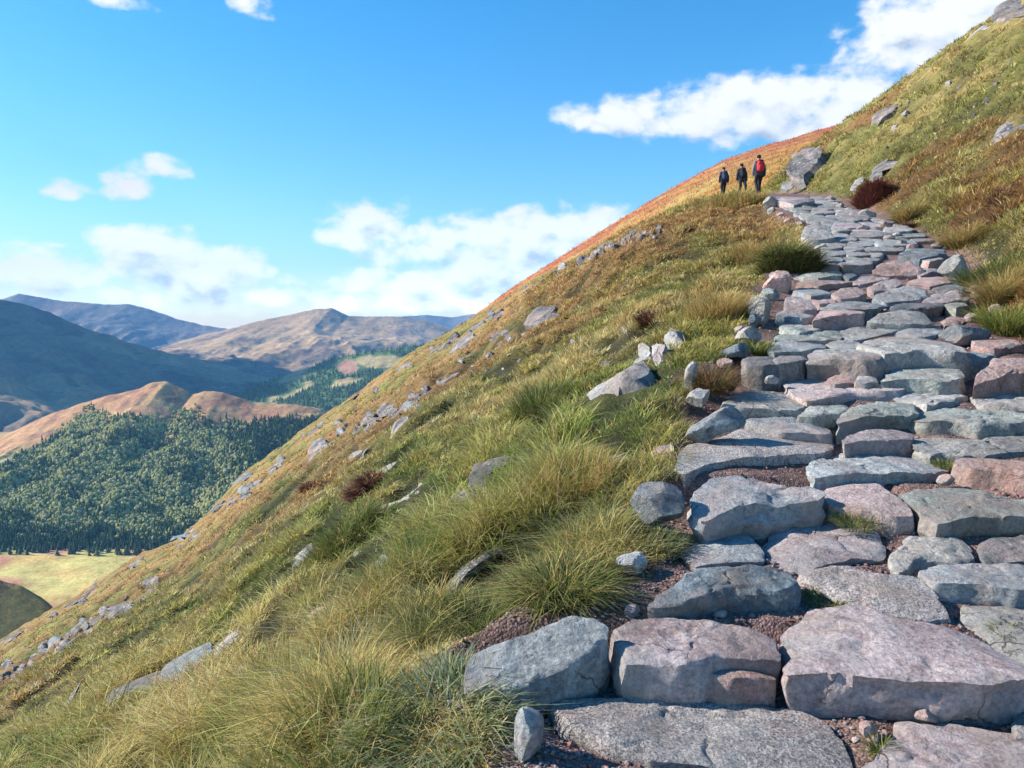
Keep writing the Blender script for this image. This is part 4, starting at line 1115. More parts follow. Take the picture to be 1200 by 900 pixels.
def mountain(name, sky, D, Wf, Wb, rough, colf, mat, useg=500, vseg=260, pw=1.15, seed=400, sc=1.0, skirt=0):
    su, sv = uv([p[0] for p in sky], [p[1] for p in sky])
    us = np.linspace(su[0], su[-1], useg)
    Ys = np.concatenate([np.linspace(D - Wf, D, vseg), np.linspace(D, D + Wb, vseg // 3)[1:]])
    Y, U = np.meshgrid(Ys, us, indexing='ij'); X = U * Y
    base = ZV - 45 * float(smooth(1500, 6000, D)) - 12
    # the crest line as a function of world X at distance D
    xs = X
    zs = np.interp(xs / D, su, sv) * D
    t = np.where(Y < D, (Y - (D - Wf)) / Wf, 1 - (Y - D) / Wb * .8)
    t = np.clip(t, 0, 1)
    prof = t ** pw * (1 - .18 * np.sin(math.pi * t))
    w = Wf * .30 * sc
    n = fbm(X / w, Y / (w * 1.4), o=6, seed=seed, g=.52)
    rid = 1 - 2 * np.abs(fbm(X / (w * .8) + 3, Y / (w * 1.7) + 5, o=4, seed=seed + 31))
    env = np.clip(np.sin(math.pi * np.clip(t, 0, 1) ** .8), 0, 1) + .06
    Z = base + (zs - base) * prof + (n * .7 + (rid - .5) * .55) * rough * env
    Z += fbm(X / (w * .12), Y / (w * .12), o=3, seed=seed + 9) * rough * .05
    Z = np.where(t <= 0, base, Z)
    x, y, z = X.ravel(), Y.ravel(), Z.ravel()
    gy, gx = np.gradient(Z); 
    c = colf(x, y, z, t.ravel(), (gx / np.maximum(np.abs(np.gradient(X, axis=1)), 1e-6)).ravel())
    me = np_mesh(name, np.stack([x, y, z], 1), quads=grid_quads(*X.shape), cols=np.clip(c, .01, .8))
    o = tag(mesh_obj(name, me, mat), kind='structure')
    return Y, U, Z, t

def bl(c, k, col): return c * (1 - k[:, None]) + np.array(col)[None] * k[:, None]

def col_brown(x, y, z, t, g):
    n = fbm(x / 900, y / 700, o=5, seed=501); n2 = fbm(x / 250, y / 250, o=4, seed=511)
    c = np.repeat(np.array([[.33, .225, .12]]), len(x), 0)
    c = bl(c, smooth(-.1, .3, n), (.43, .30, .16)); c = bl(c, smooth(.1, .35, n2 - n * .5) * .7, (.17, .125, .10))
    return bl(c, smooth(.3, .5, fbm(x / 500, y / 500, o=3, seed=515)) * .6, (.15, .15, .09))
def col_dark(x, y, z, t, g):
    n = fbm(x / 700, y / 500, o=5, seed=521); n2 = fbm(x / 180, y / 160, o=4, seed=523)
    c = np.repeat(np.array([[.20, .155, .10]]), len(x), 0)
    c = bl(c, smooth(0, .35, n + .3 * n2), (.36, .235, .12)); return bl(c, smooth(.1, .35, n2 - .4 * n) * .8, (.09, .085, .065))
def col_far(x, y, z, t, g):
    n = fbm(x / 1500, y / 1500, o=4, seed=531)
    return bl(np.repeat(np.array([[.16, .15, .13]]), len(x), 0), smooth(-.1, .3, n), (.25, .20, .16))
def col_wood(x, y, z, t, g):
    n = fbm(x / 300, y / 300, o=4, seed=541); n2 = fbm(x / 55, y / 55, o=3, seed=543)
    c = np.repeat(np.array([[.09, .15, .05]]), len(x), 0)
    c = bl(c, smooth(-.1, .4, n2) * .5, (.07, .12, .05)); c = bl(c, smooth(.18, .26, n + .1 * n2), (.34, .26, .12))
    px, py = topx(x, y, z)
    c = bl(c, smooth(1, .7, np.hypot((px - 408) / 14, (py - 430) / 10) + .25 * n2), (.36, .20, .13))
    c = bl(c, smooth(1, .7, np.hypot((px - 445) / 34, (py - 424) / 9) + .35 * n2), (.38, .30, .14))
    return c
# knoll: bracken top, woodland below
def treeline(x, y, z):
    return z
def col_knoll(x, y, z, t, g):
    n = fbm(x / 130, y / 120, o=5, seed=551); n2 = fbm(x / 35, y / 35, o=3, seed=553)
    c = np.repeat(np.array([[.40, .235, .12]]), len(x), 0)
    c = bl(c, smooth(0, .35, n), (.42, .30, .13)); c = bl(c, smooth(.05, .3, n2 - .4 * n) * .6, (.30, .13, .085))
    c = bl(c, smooth(.28, .45, n2 + n * .3) * .5, (.14, .11, .07))
    return bl(c, smooth(.02, .08, .62 - t + .12 * n), (.30, .30, .15))

MT = lambda n, s, b: far_mat(n, s, b)
mountain('far_ridge', [(300, 400), (380, 386), (440, 377), (470, 371), (500, 369), (530, 372), (560, 367), (600, 371), (680, 380), (760, 395)], 11000, 1800, 1200, 70, col_far, MT('far_ridge_heath', .0015, 40), 260, 90, seed=610)
mountain('far_mountain', [(-420, 420), (-250, 380), (-120, 352), (-40, 357), (0, 351), (22, 344), (60, 351), (100, 355), (130, 357), (152, 356), (178, 363), (205, 373), (240, 381), (290, 389), (340, 400)], 9600, 2600, 1800, 170, col_far, MT('far_mountain_heath', .002, 40), 420, 160, seed=620)
mountain('brown_mountain', [(130, 432), (180, 412), (205, 402), (250, 390), (300, 377), (340, 368), (368, 362), (388, 361), (408, 370), (440, 370), (470, 371), (500, 376), (525, 384), (560, 396), (620, 415), (700, 430)], 7200, 2700, 1500, 150, col_brown, MT('brown_mountain_heath', .004, 25), 520, 260, seed=637, pw=1.0)
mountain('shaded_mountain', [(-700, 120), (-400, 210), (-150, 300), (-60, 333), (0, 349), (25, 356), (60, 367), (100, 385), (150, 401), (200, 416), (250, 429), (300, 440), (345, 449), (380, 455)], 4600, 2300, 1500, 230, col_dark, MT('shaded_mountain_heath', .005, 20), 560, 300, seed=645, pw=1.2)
WOODY = mountain('wooded_hill', [(255, 475), (290, 457), (330, 441), (370, 428), (400, 418), (430, 413), (470, 407), (500, 405), (540, 400), (600, 395), (700, 390), (800, 392)], 3300, 1000, 800, 45, col_wood, MT('wooded_hill_ground', .012, 8), 420, 200, seed=655)
KNOLL_SKY = [(-260, 640), (-150, 590), (-60, 552), (0, 512), (30, 499), (60, 485), (90, 474), (125, 463), (150, 458), (165, 455), (180, 448), (195, 447), (208, 453), (225, 462), (240, 458), (262, 460), (290, 469), (300, 472), (350, 474), (376, 479), (410, 495), (470, 530), (560, 590)]
KN = mountain('forested_knoll', KNOLL_SKY, 1800, 640, 500, 38, col_knoll, MT('knoll_bracken', .03, 3), 520, 320, seed=667, pw=.95)
SPUR = mountain('dark_spur', [(-500, 470), (-250, 590), (-100, 650), (0, 681), (25, 688), (45, 700), (60, 710), (75, 730), (110, 800)], 430, 190, 260, 24, lambda x, y, z, t, g: bl(np.repeat(np.array([[.20, .155, .08]]), len(x), 0), smooth(0, .3, fbm(x / 25, y / 25, o=4, seed=561)), (.30, .24, .10)), MT('spur_heath', .25, 3.0), 200, 120, seed=671)

# ------------------------------------------------------------------ woods
def sample(gridset, u, yq):
    Y, U, Z, t = gridset
    ys = Y[:, 0]; us = U[0]
    fi = np.interp(yq, ys, np.arange(len(ys))); fj = np.interp(u, us, np.arange(len(us)))
    i = np.clip(fi.astype(int), 0, len(ys) - 2); j = np.clip(fj.astype(int), 0, len(us) - 2); a = fi - i; b = fj - j
    Zi = Z[i, j] * (1 - a) * (1 - b) + Z[i + 1, j] * a * (1 - b) + Z[i, j + 1] * (1 - a) * b + Z[i + 1, j + 1] * a * b
    Ti = t[i, j] * (1 - a) + t[i + 1, j] * a
    return Zi, Ti

def conifer_template(seed, tiers=6, seg=7):
    rs = np.random.default_rng(seed); V = []; T = []
    for k in range(tiers):
        z0 = .08 + .80 * k / tiers; r = .21 * (1 - k / (tiers + .3)) * rs.uniform(.85, 1.15); z1 = min(1, z0 + .32)
        b = len(V)
        for s in range(seg):
            a = 2 * math.pi * (s + .5 * (k % 2)) / seg
            rr = r * rs.uniform(.6, 1.25)
            V.append((rr * math.cos(a), rr * math.sin(a), z0 + rs.uniform(-.03, .03)))
        V.append((rs.uniform(-.01, .01), rs.uniform(-.01, .01), z1 if k < tiers - 1 else 1))
        for s in range(seg): T.append((b + s, b + (s + 1) % seg, b + seg))
    return np.array(V), np.array(T)
def broad_template(seed):
    rs = np.random.default_rng(seed)
    bm = bmesh.new(); bmesh.ops.create_icosphere(bm, subdivisions=2, radius=1)
    B = np.array([v.co for v in bm.verts]); Fc = np.array([[v.index for v in f.verts] for f in bm.faces]); bm.free()
    n = fbm(B[:, 0] * 1.7 + seed, B[:, 1] * 1.7, B[:, 2] * 1.7, 3, seed)
    V = B * (1 + .55 * n)[:, None] * np.array([.36, .36, .42]) + np.array([0, 0, .52])
    keep = rs.uniform(0, 1, len(Fc)) > .06
    return V, Fc[keep]
def forest(name, label, X, Y, Z, H, kind, cols, mat):
    temps = [conifer_template(s) for s in range(5)] + [broad_template(s) for s in range(5)]
    Vs, Ts, Cs, o = [], [], [], 0
    which = np.where(kind, RNG.integers(0, 5, len(X)), RNG.integers(5, 10, len(X)))
    for w in range(10):
        m = which == w
        if not m.any(): continue
        V, T = temps[w]; n = m.sum()
        a = RNG.uniform(0, 6.28, n); c, s = np.cos(a)[:, None], np.sin(a)[:, None]
        wd = RNG.uniform(.85, 1.25, n)[:, None]
        W = np.stack([(V[None, :, 0] * c - V[None, :, 1] * s) * wd, (V[None, :, 0] * s + V[None, :, 1] * c) * wd, np.repeat(V[None, :, 2], n, 0)], -1) * H[m][:, None, None]
        W += np.stack([X[m], Y[m], Z[m] - .6], 1)[:, None]
        Vs.append(W.reshape(-1, 3)); Ts.append((T[None] + (np.arange(n) * len(V))[:, None, None] + o).reshape(-1, 3)); o += n * len(V)
        Cs.append(np.repeat(cols[m], len(V), 0) * RNG.uniform(.75, 1.25, (n * len(V), 1)))
    me = np_mesh(name, np.concatenate(Vs), np.concatenate(Ts), None, np.clip(np.concatenate(Cs), .008, .5), False)
    return tag(mesh_obj(name, me, mat), label, 'woodland', kind='stuff')
LEAF_M = blade_mat('tree_leaf', .85, .42)
def knoll_woods():
    n = 60000
    us = KN[1][0]
    u = RNG.uniform(max(us[0], -.86), us[-1] - .03, n); y = RNG.uniform(1165, 1800, n)
    z, t = sample(KN, u, y); x = u * y
    nz = fbm(x / 120, y / 120, o=4, seed=701); n2 = fbm(x / 45, y / 45, o=3, seed=705)
    px, py = topx(x, y, z)
    # tree line of the photo: high on the right, dropping towards the bare left flank
    tl = np.interp(px, [-150, 0, 33, 63, 110, 133, 177, 187, 233, 253, 277, 310, 377, 410], [625, 558, 534, 512, 492, 498, 496, 504, 494, 490, 478, 489, 490, 500])
    ok = (py > tl + 1 + nz * 22 + RNG.normal(0, 4, n)) & (t > .02)
    ok &= RNG.uniform(0, 1, n) < (.72 - .35 * smooth(.15, .4, nz))
    x, y, z, px, py, nz, n2, t = (a[ok] for a in (x, y, z, px, py, nz, n2, t)); n = len(x)
    pc = .12 + .75 * smooth(250, 310, px) + .85 * smooth(.16, .06, t) + .5 * smooth(.12, .3, n2)
    con = RNG.uniform(0, 1, n) < pc
    H = np.where(con, RNG.uniform(10, 18, n), RNG.uniform(6, 10.5, n))
    pal_b = np.array([(.50, .50, .17), (.56, .54, .20), (.60, .53, .22), (.45, .48, .15), (.62, .54, .25), (.38, .42, .12)]); pal_c = np.array([(.085, .13, .045), (.105, .16, .05), (.135, .19, .06), (.07, .115, .045)])
    cols = np.where(con[:, None], pal_c[RNG.integers(0, 4, n)], pal_b[np.clip((2.5 + 4 * nz + RNG.normal(0, 1.3, n)).astype(int), 0, 5)]) * RNG.uniform(.8, 1.2, (n, 1))
    forest('knoll_wood', 'mixed wood of pale broadleaf and dark conifer trees clothing the knoll', x, y, z, H, con, cols, LEAF_M)
knoll_woods()
def hill_woods():
    n = 9000; us = WOODY[1][0]
    u = RNG.uniform(us[0], us[-1] * .5, n); y = RNG.uniform(2350, 3400, n); z, t = sample(WOODY, u, y); x = u * y
    px, py = topx(x, y, z); nn = fbm(x / 300, y / 300, o=4, seed=541)
    ok = (nn < .17) & (np.hypot((px - 408) / 15, (py - 430) / 11) > 1) & (np.hypot((px - 445) / 34, (py - 424) / 9) > 1) & (t > .02)
    x, y, z = x[ok], y[ok], z[ok]; n = len(x)
    pal = np.array([(.10, .17, .055), (.13, .21, .065), (.16, .24, .075)])
    forest('hill_wood', 'green conifer plantation on the hill beyond the knoll', x, y, z, RNG.uniform(13, 22, n), np.ones(n, bool), pal[RNG.integers(0, 3, n)], LEAF_M)
hill_woods()
# conifers standing singly along the foot of the wood
def foot_conifers():
    mats = []
    for k, c in enumerate([(.04, .07, .035), (.06, .095, .045), (.10, .12, .05)]):
        mats.append(plain('conifer_needles', c, .9, .4, .4))
    bark = plain('conifer_bark', (.10, .08, .06), .95, .3, 1)
    meshes = []
    for s in range(6):
        V, T = conifer_template(40 + s, 8, 9)
        me = np_mesh('conifer', V, T, None, None, False); me.materials.append(mats[s % 3]); meshes.append(me)
    for k in range(90):
        px = random.uniform(-30, 200); u, _ = uv(px, 640); u = float(u)
        y = random.uniform(1150, 1200)
        z = float(max(sample(KN, np.array([u]), np.array([y]))[0][0], valley_z(np.array([u * y]), np.array([y]))[0]))
        o = bpy.data.objects.new('conifer_tree', meshes[k % 6]); o.location = (u * y, y, z - .5)
        h = random.uniform(10, 19); o.scale = (h * 1.1, h * 1.1, h); o.rotation_euler.z = random.uniform(0, 6)
        link(o); tag(o, 'dark spruce standing along the foot of the wood beside the pale fields', 'tree', 'spruces along the foot of the wood')
foot_conifers()
# ------------------------------------------------------------------ three walkers
CLOTH = {k: plain(k, c, .85, .25, 30) for k, c in {'navy_jacket': (.022, .028, .045), 'charcoal_jacket': (.05, .05, .065), 'grey_sleeve': (.16, .16, .19), 'dark_trousers': (.018, .02, .03), 'skin': (.42, .27, .20),
         'dark_hair': (.02, .016, .014), 'boots': (.03, .025, .02), 'red_pack': (.50, .035, .05), 'navy_pack': (.03, .05, .11), 'black_pack': (.02, .022, .03), 'black_strap': (.012, .012, .014)}.items()}
def skin_mesh(name, J, E, Rr, root, sub=2):
    me = bpy.data.meshes.new(name); me.from_pydata([tuple(p) for p in J], E, [])
    o = bpy.data.objects.new(name, me); COL.objects.link(o)
    m = o.modifiers.new('skin', 'SKIN'); 
    sk = me.skin_vertices[0].data if me.skin_vertices else None
    if sk is None:
        bm = bmesh.new(); bm.from_mesh(me); bm.verts.layers.skin.verify(); bm.to_mesh(me); bm.free(); sk = me.skin_vertices[0].data
    for i, r in enumerate(Rr):
        sk[i].radius = r if isinstance(r, tuple) else (r, r); sk[i].use_root = (i == root)
    s = o.modifiers.new('sub', 'SUBSURF'); s.levels = sub; s.render_levels = sub
    dg = bpy.context.evaluated_depsgraph_get(); out = bpy.data.meshes.new_from_object(o.evaluated_get(dg))
    bpy.data.objects.remove(o); out.name = name
    for p in out.polygons: p.use_smooth = True
    return out
def blob(name, parent, mat, c, r, seed=0, amp=.12, sq=2.6):
    bm = bmesh.new(); bmesh.ops.create_icosphere(bm, subdivisions=3, radius=1)
    B = np.array([v.co for v in bm.verts])
    k = (np.abs(B) ** sq).sum(1) ** (-1 / sq)
    B = B * k[:, None]
    B = B * (1 + amp * fbm(B[:, 0] * 1.6 + seed, B[:, 1] * 1.6, B[:, 2] * 1.6, 2, seed))[:, None] * np.array(r) + np.array(c)
    for v, p in zip(bm.verts, B): v.co = p
    me = bpy.data.meshes.new(name); bm.to_mesh(me); bm.free()
    for p in me.polygons: p.use_smooth = True
    return mesh_obj(name, me, mat, (0, 0, 0), parent)
def walker(px, row, Y, H, yaw, step, lab, jacket, pack, packlab, sleeve=None, waist=None, hood=False):
    u, v = uv(px, row); X = float(u) * Y
    g = float(ground(X, Y)); s = H / 1.75
    root = bpy.data.objects.new('person', None); root.location = (X, Y, g); root.rotation_euler = (0, 0, yaw); root.scale = (s, s, s); link(root)
    tag(root, lab, 'person', 'walkers on the path')
    st = step * 1.5
    # facing +Y, back to the camera; J: joints
    J = [(0, 0, .95), (0, .03, 1.12), (0, .05, 1.30), (0, .05, 1.43), (0, .06, 1.52), (0, .085, 1.60), (0, .08, 1.70),
         (-.10, 0, .90), (-.11, .06 * st, .50), (-.11, -.12 * st, .10), (-.11, -.02 * st, .04),
         (.10, 0, .90), (.11, .16 * st, .52), (.11, .14 * st, .10), (.11, .26 * st, .04),
         (-.19, .04, 1.40), (-.26, -.01, 1.13), (-.25, .10, .88), (-.24, .13, .80),
         (.19, .04, 1.40), (.26, .0, 1.13), (.26, .02, .87), (.26, .05, .79)]
    E = [(0, 1), (1, 2), (2, 3), (3, 4), (4, 5), (5, 6), (0, 7), (7, 8), (8, 9), (9, 10), (0, 11), (11, 12), (12, 13), (13, 14), (2, 15), (15, 16), (16, 17), (17, 18), (2, 19), (19, 20), (20, 21), (21, 22)]
    Rr = [(.17, .13), (.17, .13), (.19, .14), (.10, .08), .06, (.082, .10), (.075, .09), .12, .08, .062, .06, .12, .08, .062, .06, .09, .07, .055, .045, .09, .07, .055, .045]
    me = skin_mesh('person_body', J, E, Rr, 0)
    names = [jacket, 'dark_trousers', 'skin', 'boots', sleeve or jacket]
    for nme in names: me.materials.append(CLOTH[nme])
    for p in me.polygons:
        c = p.center
        if c.z > 1.50: p.material_index = 2
        elif c.z < .12: p.material_index = 3
        elif c.z < .84 and abs(c.x) < .20: p.material_index = 1
        elif c.z < .85: p.material_index = 2
        elif abs(c.x) > .19: p.material_index = 4
        else: p.material_index = 0
    b = bpy.data.objects.new('body', me); b.parent = root; link(b)
    blob('hair' if not hood else 'woollen_hat', root, CLOTH['dark_hair' if not hood else jacket], (0, .075, 1.675), (.095, .105, .10), 3, .06, 2.2)
    blob('jacket', root, CLOTH[jacket], (0, .04, 1.10), (.245, .175, .31), 5, .08, 2.8)
    for sx in (-1, 1): blob('ear', root, CLOTH['skin'], (sx * .095, .085, 1.63), (.018, .03, .035), 2, .02)
    if waist: blob('tied_jacket', root, CLOTH[waist], (.16, -.02, .93), (.13, .14, .17), 9, .25, 2.2)
    pk = bpy.data.objects.new('backpack', None); pk.location = (X, Y, g); pk.rotation_euler = (0, 0, yaw); pk.scale = (s, s, s); link(pk)
    tag(pk, packlab, 'backpack', 'backpacks')
    blob('pack_body', pk, CLOTH[pack], (0, -.17, 1.22), (.155, .11, .25), 11, .08, 3.2)
    blob('front_pocket', pk, CLOTH[pack], (0, -.275, 1.13), (.11, .04, .12), 13, .08, 3.2)
    blob('pack_lid', pk, CLOTH['black_strap' if pack != 'navy_pack' else pack], (0, -.16, 1.46), (.13, .10, .045), 17, .06, 2.6)
    for sx in (-1, 1):
        t = skin_mesh('strap', [(sx * .10, -.08, 1.05), (sx * .15, .05, 1.10), (sx * .13, .17, 1.22), (sx * .11, .16, 1.38), (sx * .10, .04, 1.475), (sx * .09, -.10, 1.43)], [(0, 1), (1, 2), (2, 3), (3, 4), (4, 5)], [.016] * 6, 0, 1)
        o = mesh_obj('strap', t, CLOTH['black_strap'], (0, 0, 0), pk)
walker(889, 229, 36.0, 1.76, .05, 1.0, 'nearest walker, in a charcoal jacket with grey sleeves, carrying a red backpack', 'charcoal_jacket', 'red_pack', 'red backpack on the nearest walker', 'grey_sleeve', 'navy_jacket')
walker(869, 232, 42.5, 1.72, .15, -1.0, 'middle walker in dark clothes with a coat hanging at the hip', 'navy_jacket', 'black_pack', 'black backpack on the middle walker', None, 'navy_jacket')
walker(848, 233, 46.5, 1.72, .1, 1.0, 'farthest walker in dark clothes and a dark woollen hat', 'navy_jacket', 'navy_pack', 'navy blue backpack on the farthest walker', None, None, True)
# ------------------------------------------------------------------ air, sky, sun, camera
SUN_EL = math.radians(31); SUN_AZ = math.radians(-80)      # azimuth from +Y, clockwise; the sun stands to the left
sd = Vector((math.sin(SUN_AZ) * math.cos(SUN_EL), math.cos(SUN_AZ) * math.cos(SUN_EL), math.sin(SUN_EL)))
sun = bpy.data.lights.new('sun', 'SUN'); sun.energy = 5.0; sun.angle = math.radians(.53); sun.color = (1.0, .905, .775)
so = bpy.data.objects.new('sun', sun); so.rotation_euler = sd.to_track_quat('Z', 'Y').to_euler(); link(so)

def box(name, lo, hi):
    bm = bmesh.new(); bmesh.ops.create_cube(bm, size=1)
    for v in bm.verts: v.co = [lo[k] + (v.co[k] + .5) * (hi[k] - lo[k]) for k in range(3)]
    me = bpy.data.meshes.new(name); bm.to_mesh(me); bm.free(); return me
hm = bpy.data.materials.new('haze_air'); hm.use_nodes = True; nt = hm.node_tree; nt.nodes.clear()
ho = nt.nodes.new('ShaderNodeOutputMaterial'); hv = nt.nodes.new('ShaderNodeVolumePrincipled')
hv.inputs['Color'].default_value = (.19, .50, .98, 1); hv.inputs['Density'].default_value = HAZE; hv.inputs['Anisotropy'].default_value = .0
nt.links.new(hv.outputs[0], ho.inputs['Volume'])
tag(mesh_obj('haze', box('haze', (-42000, -60, -440), (42000, 13500, 1150)), hm), kind='stuff')

# clouds whose shadows lie on the far mountains stand high on the left, beyond the frame
def cloud(name, label, c, r, seed):
    bm = bmesh.new(); bmesh.ops.create_icosphere(bm, subdivisions=5, radius=1)
    B = np.array([v.co for v in bm.verts])
    n = fbm(B[:, 0] * 2 + seed, B[:, 1] * 2, B[:, 2] * 2, 5, seed, .55)
    B = B * (1 + .45 * n)[:, None]; B[:, 2] = np.where(B[:, 2] < 0, B[:, 2] * .35, B[:, 2]); B = B * np.array(r)
    me = np_mesh(name, B, np.array([[v.index for v in f.verts] for f in bm.faces])); bm.free()
    m = bpy.data.materials.get('cloud_white') or plain('cloud_white', (.85, .86, .88), 1, .02, .001)
    tag(mesh_obj(name, me, m, c), label, 'cloud', 'clouds outside the picture')
for lab, tgt, rr, zc, sdd in CLOUDS:
    # the point it shades, moved up the sun's ray
    k = (zc - tgt[2]) / sd.z
    cloud('cumulus_cloud', lab, (tgt[0] + sd.x * k, tgt[1] + sd.y * k, zc), rr, sdd)

w = bpy.data.worlds.new('World'); SC.world = w; w.use_nodes = True
nt = w.node_tree; nt.nodes.clear(); N = nt.nodes.new; LK = nt.links.new
def vin(sock, v):
    if isinstance(v, bpy.types.NodeSocket): LK(v, sock)
    else: sock.default_value = v
def m_(op, a, b=0.0, c=0.0, clamp=False):
    n = N('ShaderNodeMath'); n.operation = op; n.use_clamp = clamp
    vin(n.inputs[0], a); vin(n.inputs[1], b); vin(n.inputs[2], c); return n.outputs[0]
sky = N('ShaderNodeTexSky'); sky.sky_type = 'NISHITA'; sky.sun_disc = False
sky.sun_elevation = SUN_EL; sky.sun_rotation = SUN_AZ; sky.altitude = 600; sky.air_density = 1.0; sky.dust_density = .3; sky.ozone_density = 1.6
hs = N('ShaderNodeHueSaturation'); hs.inputs['Saturation'].default_value = SKY_SAT; hs.inputs['Hue'].default_value = SKY_HUE; LK(sky.outputs[0], hs.inputs['Color'])
bg1 = N('ShaderNodeBackground'); bg1.inputs['Strength'].default_value = SKY_STR; LK(hs.outputs[0], bg1.inputs['Color'])
tc = N('ShaderNodeTexCoord'); sep = N('ShaderNodeSeparateXYZ'); LK(tc.outputs['Generated'], sep.inputs[0])
X_, Y_, Z_ = sep.outputs
az = m_('ARCTAN2', X_, Y_); el = m_('ARCSINE', Z_)
def ae(px, py):
    u, v = uv(px, py); r = math.sqrt(1 + float(u) ** 2)
    return math.atan(float(u)), math.atan2(float(v), r)
comb = N('ShaderNodeCombineXYZ'); LK(az, comb.inputs[0]); LK(m_('MULTIPLY', el, 1.5), comb.inputs[1])
def nz(vec, sc, det, ro=.58, dist=.0):
    n = N('ShaderNodeTexNoise'); n.inputs['Scale'].default_value = sc; n.inputs['Detail'].default_value = det; n.inputs['Roughness'].default_value = ro; n.inputs['Distortion'].default_value = dist
    LK(vec, n.inputs['Vector']); return n.outputs['Fac']
wisp = nz(comb.outputs[0], 5, 8, .62, .6)
# cumulus of the photo: centre, half size (pixels), weight
CU = [(880, 138, 135, 48, 1.1), (740, 138, 95, 26, .85), (960, 140, 110, 50, 1.0), (1105, 55, 130, 80, 1.05), (1180, 20, 140, 90, 1.1), (1005, 112, 75, 50, 1.0), (985, 150, 70, 40, 1.0),
      (150, 222, 32, 30, .8), (200, 199, 28, 15, .8), (82, 225, 28, 15, .7),
      (165, 295, 66, 32, 1.15), (235, 318, 78, 36, 1.2), (270, 325, 45, 22, .9), (130, 315, 50, 25, .7), (60, 325, 75, 26, 1.0), (20, 320, 70, 30, 1.0), (90, 288, 40, 5, .45),
      (430, 270, 50, 36, .9), (500, 295, 72, 32, 1.0), (575, 290, 52, 44, 1.15), (640, 285, 78, 42, 1.2), (600, 320, 115, 34, 1.2), (470, 335, 130, 20, .9), (700, 265, 50, 26, .8),
      (300, 350, 160, 18, .75), (520, 355, 200, 18, .85), (140, 345, 120, 14, .6), (-60, 330, 90, 30, .9), (-180, 300, 120, 40, .9),
      (140, 3, 42, 13, .5), (290, 12, 30, 18, .62), (1300, 120, 120, 80, .9), (1450, 0, 160, 90, .9)]
def density(az, el):
    cb = N('ShaderNodeCombineXYZ'); LK(az, cb.inputs[0]); LK(m_('MULTIPLY', el, 1.5), cb.inputs[1])
    mask = None
    for cx, cy, rx, ry, wt in CU:
        a0, e0 = ae(cx, cy); a1, _ = ae(cx + rx, cy); _, e1 = ae(cx, cy - ry)
        da = m_('DIVIDE', m_('SUBTRACT', az, a0), abs(a1 - a0) * 1.2); de = m_('DIVIDE', m_('SUBTRACT', el, e0), abs(e1 - e0) * 1.2)
        de = m_('MULTIPLY', de, m_('ADD', 1.0, m_('MULTIPLY', m_('LESS_THAN', de, 0.0), .4)))      # flatter bases than tops
        v = m_('MULTIPLY', m_('SUBTRACT', 1.0, m_('ADD', m_('MULTIPLY', da, da), m_('MULTIPLY', de, de))), wt)
        mask = v if mask is None else m_('SMOOTH_MAX', mask, v, .12)
    mask = m_('MAXIMUM', mask, -1.3)
    big = nz(cb.outputs[0], 11, 3, .5, .2); fine = nz(cb.outputs[0], 34, 8, .6, .15)
    vo = N('ShaderNodeTexVoronoi'); vo.feature = 'SMOOTH_F1'; vo.inputs['Scale'].default_value = 26; vo.inputs['Smoothness'].default_value = .35
    ad = N('ShaderNodeVectorMath'); ad.operation = 'ADD'; LK(cb.outputs[0], ad.inputs[0])
    nv = N('ShaderNodeTexNoise'); nv.inputs['Scale'].default_value = 18; nv.inputs['Detail'].default_value = 4; LK(cb.outputs[0], nv.inputs['Vector'])
    sv = N('ShaderNodeVectorMath'); sv.operation = 'SCALE'; LK(nv.outputs['Color'], sv.inputs[0]); sv.inputs['Scale'].default_value = .05
    LK(sv.outputs[0], ad.inputs[1]); LK(ad.outputs[0], vo.inputs['Vector'])
    t = m_('MULTIPLY', m_('SUBTRACT', big, .5), 1.5)
    t = m_('ADD', t, m_('MULTIPLY', m_('SUBTRACT', fine, .5), 1.5))
    t = m_('ADD', t, m_('MULTIPLY', m_('SUBTRACT', .45, vo.outputs['Distance']), .9))
    return m_('ADD', mask, t)
dn = density(az, el)
dn2 = density(m_('ADD', az, -.010), m_('ADD', el, .020))
mr = N('ShaderNodeMapRange'); mr.interpolation_type = 'SMOOTHSTEP'; LK(dn, mr.inputs['Value']); mr.inputs['From Min'].default_value = .0; mr.inputs['From Max'].default_value = .8
dens = mr.outputs[0]
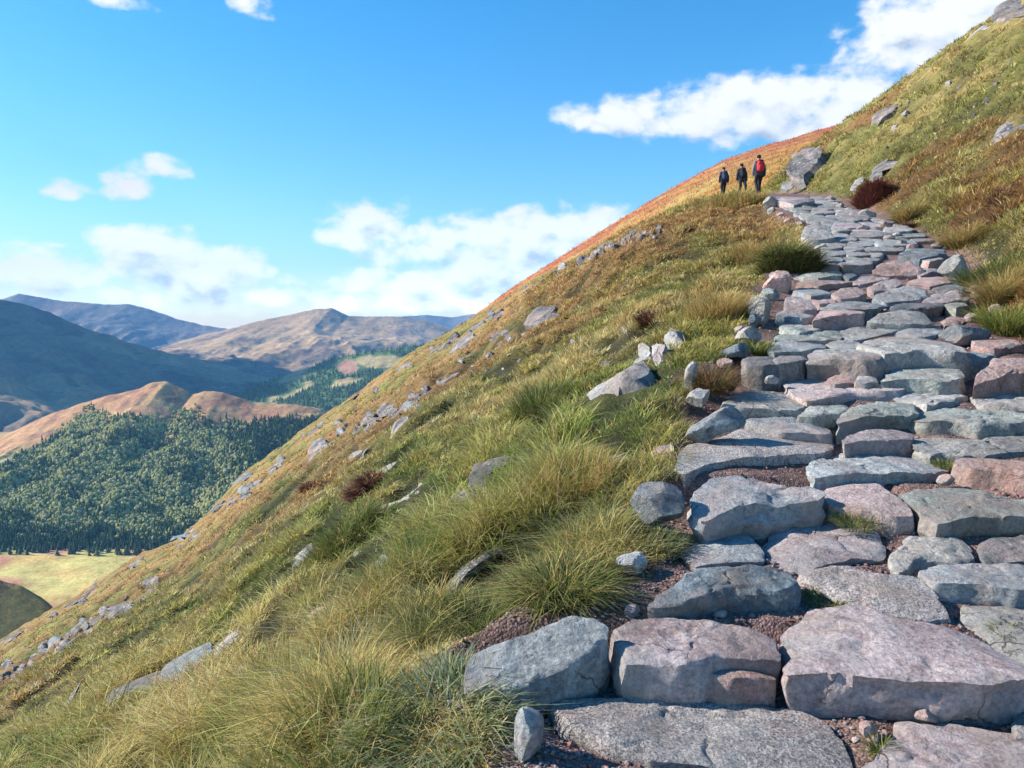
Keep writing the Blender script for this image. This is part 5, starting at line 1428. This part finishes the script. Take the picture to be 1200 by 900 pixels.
# thin veil low over the horizon and faint wisps
veil = N('ShaderNodeMapRange'); veil.interpolation_type = 'SMOOTHSTEP'; LK(m_('ADD', el, m_('MULTIPLY', m_('SUBTRACT', wisp, .5), .08)), veil.inputs['Value'])
veil.inputs['From Min'].default_value = .06; veil.inputs['From Max'].default_value = -.03; veil.inputs['To Max'].default_value = .6
dens2 = m_('MAXIMUM', dens, veil.outputs[0])
# bright towards the sun, greyer where more cloud lies between
occ = N('ShaderNodeMapRange'); LK(dn2, occ.inputs['Value']); occ.inputs['From Min'].default_value = .2; occ.inputs['From Max'].default_value = 1.9; occ.inputs['To Max'].default_value = .56
litv = m_('ADD', m_('SUBTRACT', .78, occ.outputs[0]), m_('MULTIPLY', m_('SUBTRACT', dn, dn2), .38), clamp=True)
cr = N('ShaderNodeValToRGB'); LK(litv, cr.inputs['Fac']); e = cr.color_ramp.elements
e[0].position = .12; e[0].color = (.50, .54, .59, 1); e[1].position = .72; e[1].color = (1.0, .98, .95, 1); em = e.new(.42); em.color = (.80, .83, .87, 1)
bg2 = N('ShaderNodeBackground'); LK(cr.outputs[0], bg2.inputs['Color']); LK(m_('MULTIPLY', CLOUD_STR, m_('ADD', 1.0, m_('MULTIPLY', m_('SUBTRACT', 1.0, m_('DIVIDE', el, .16), clamp=True), 1.0))), bg2.inputs['Strength'])
mx = N('ShaderNodeMixShader'); LK(dens2, mx.inputs[0]); LK(bg1.outputs[0], mx.inputs[1]); LK(bg2.outputs[0], mx.inputs[2])
ow = N('ShaderNodeOutputWorld'); LK(mx.outputs[0], ow.inputs['Surface'])

cam = bpy.data.cameras.new('camera'); cam.sensor_width = 36; cam.lens = F / 1200 * 36; cam.clip_start = .05; cam.clip_end = 90000
co = bpy.data.objects.new('camera', cam); co.location = (0, 0, 0); co.rotation_euler = (math.pi / 2 - PITCH, 0, 0); link(co); SC.camera = co
vs = SC.view_settings; vs.view_transform = 'Standard'; vs.look = 'None'; vs.gamma = 1; vs.exposure = EXPO; vs.use_curve_mapping = False
SC.render.engine = 'CYCLES'
cy = SC.cycles
cy.max_bounces = 4; cy.diffuse_bounces = 2; cy.glossy_bounces = 2; cy.transmission_bounces = 3; cy.volume_bounces = 0; cy.transparent_max_bounces = 4
cy.use_denoising = DENOISE
if DENOISE: cy.denoiser = 'OPENIMAGEDENOISE'
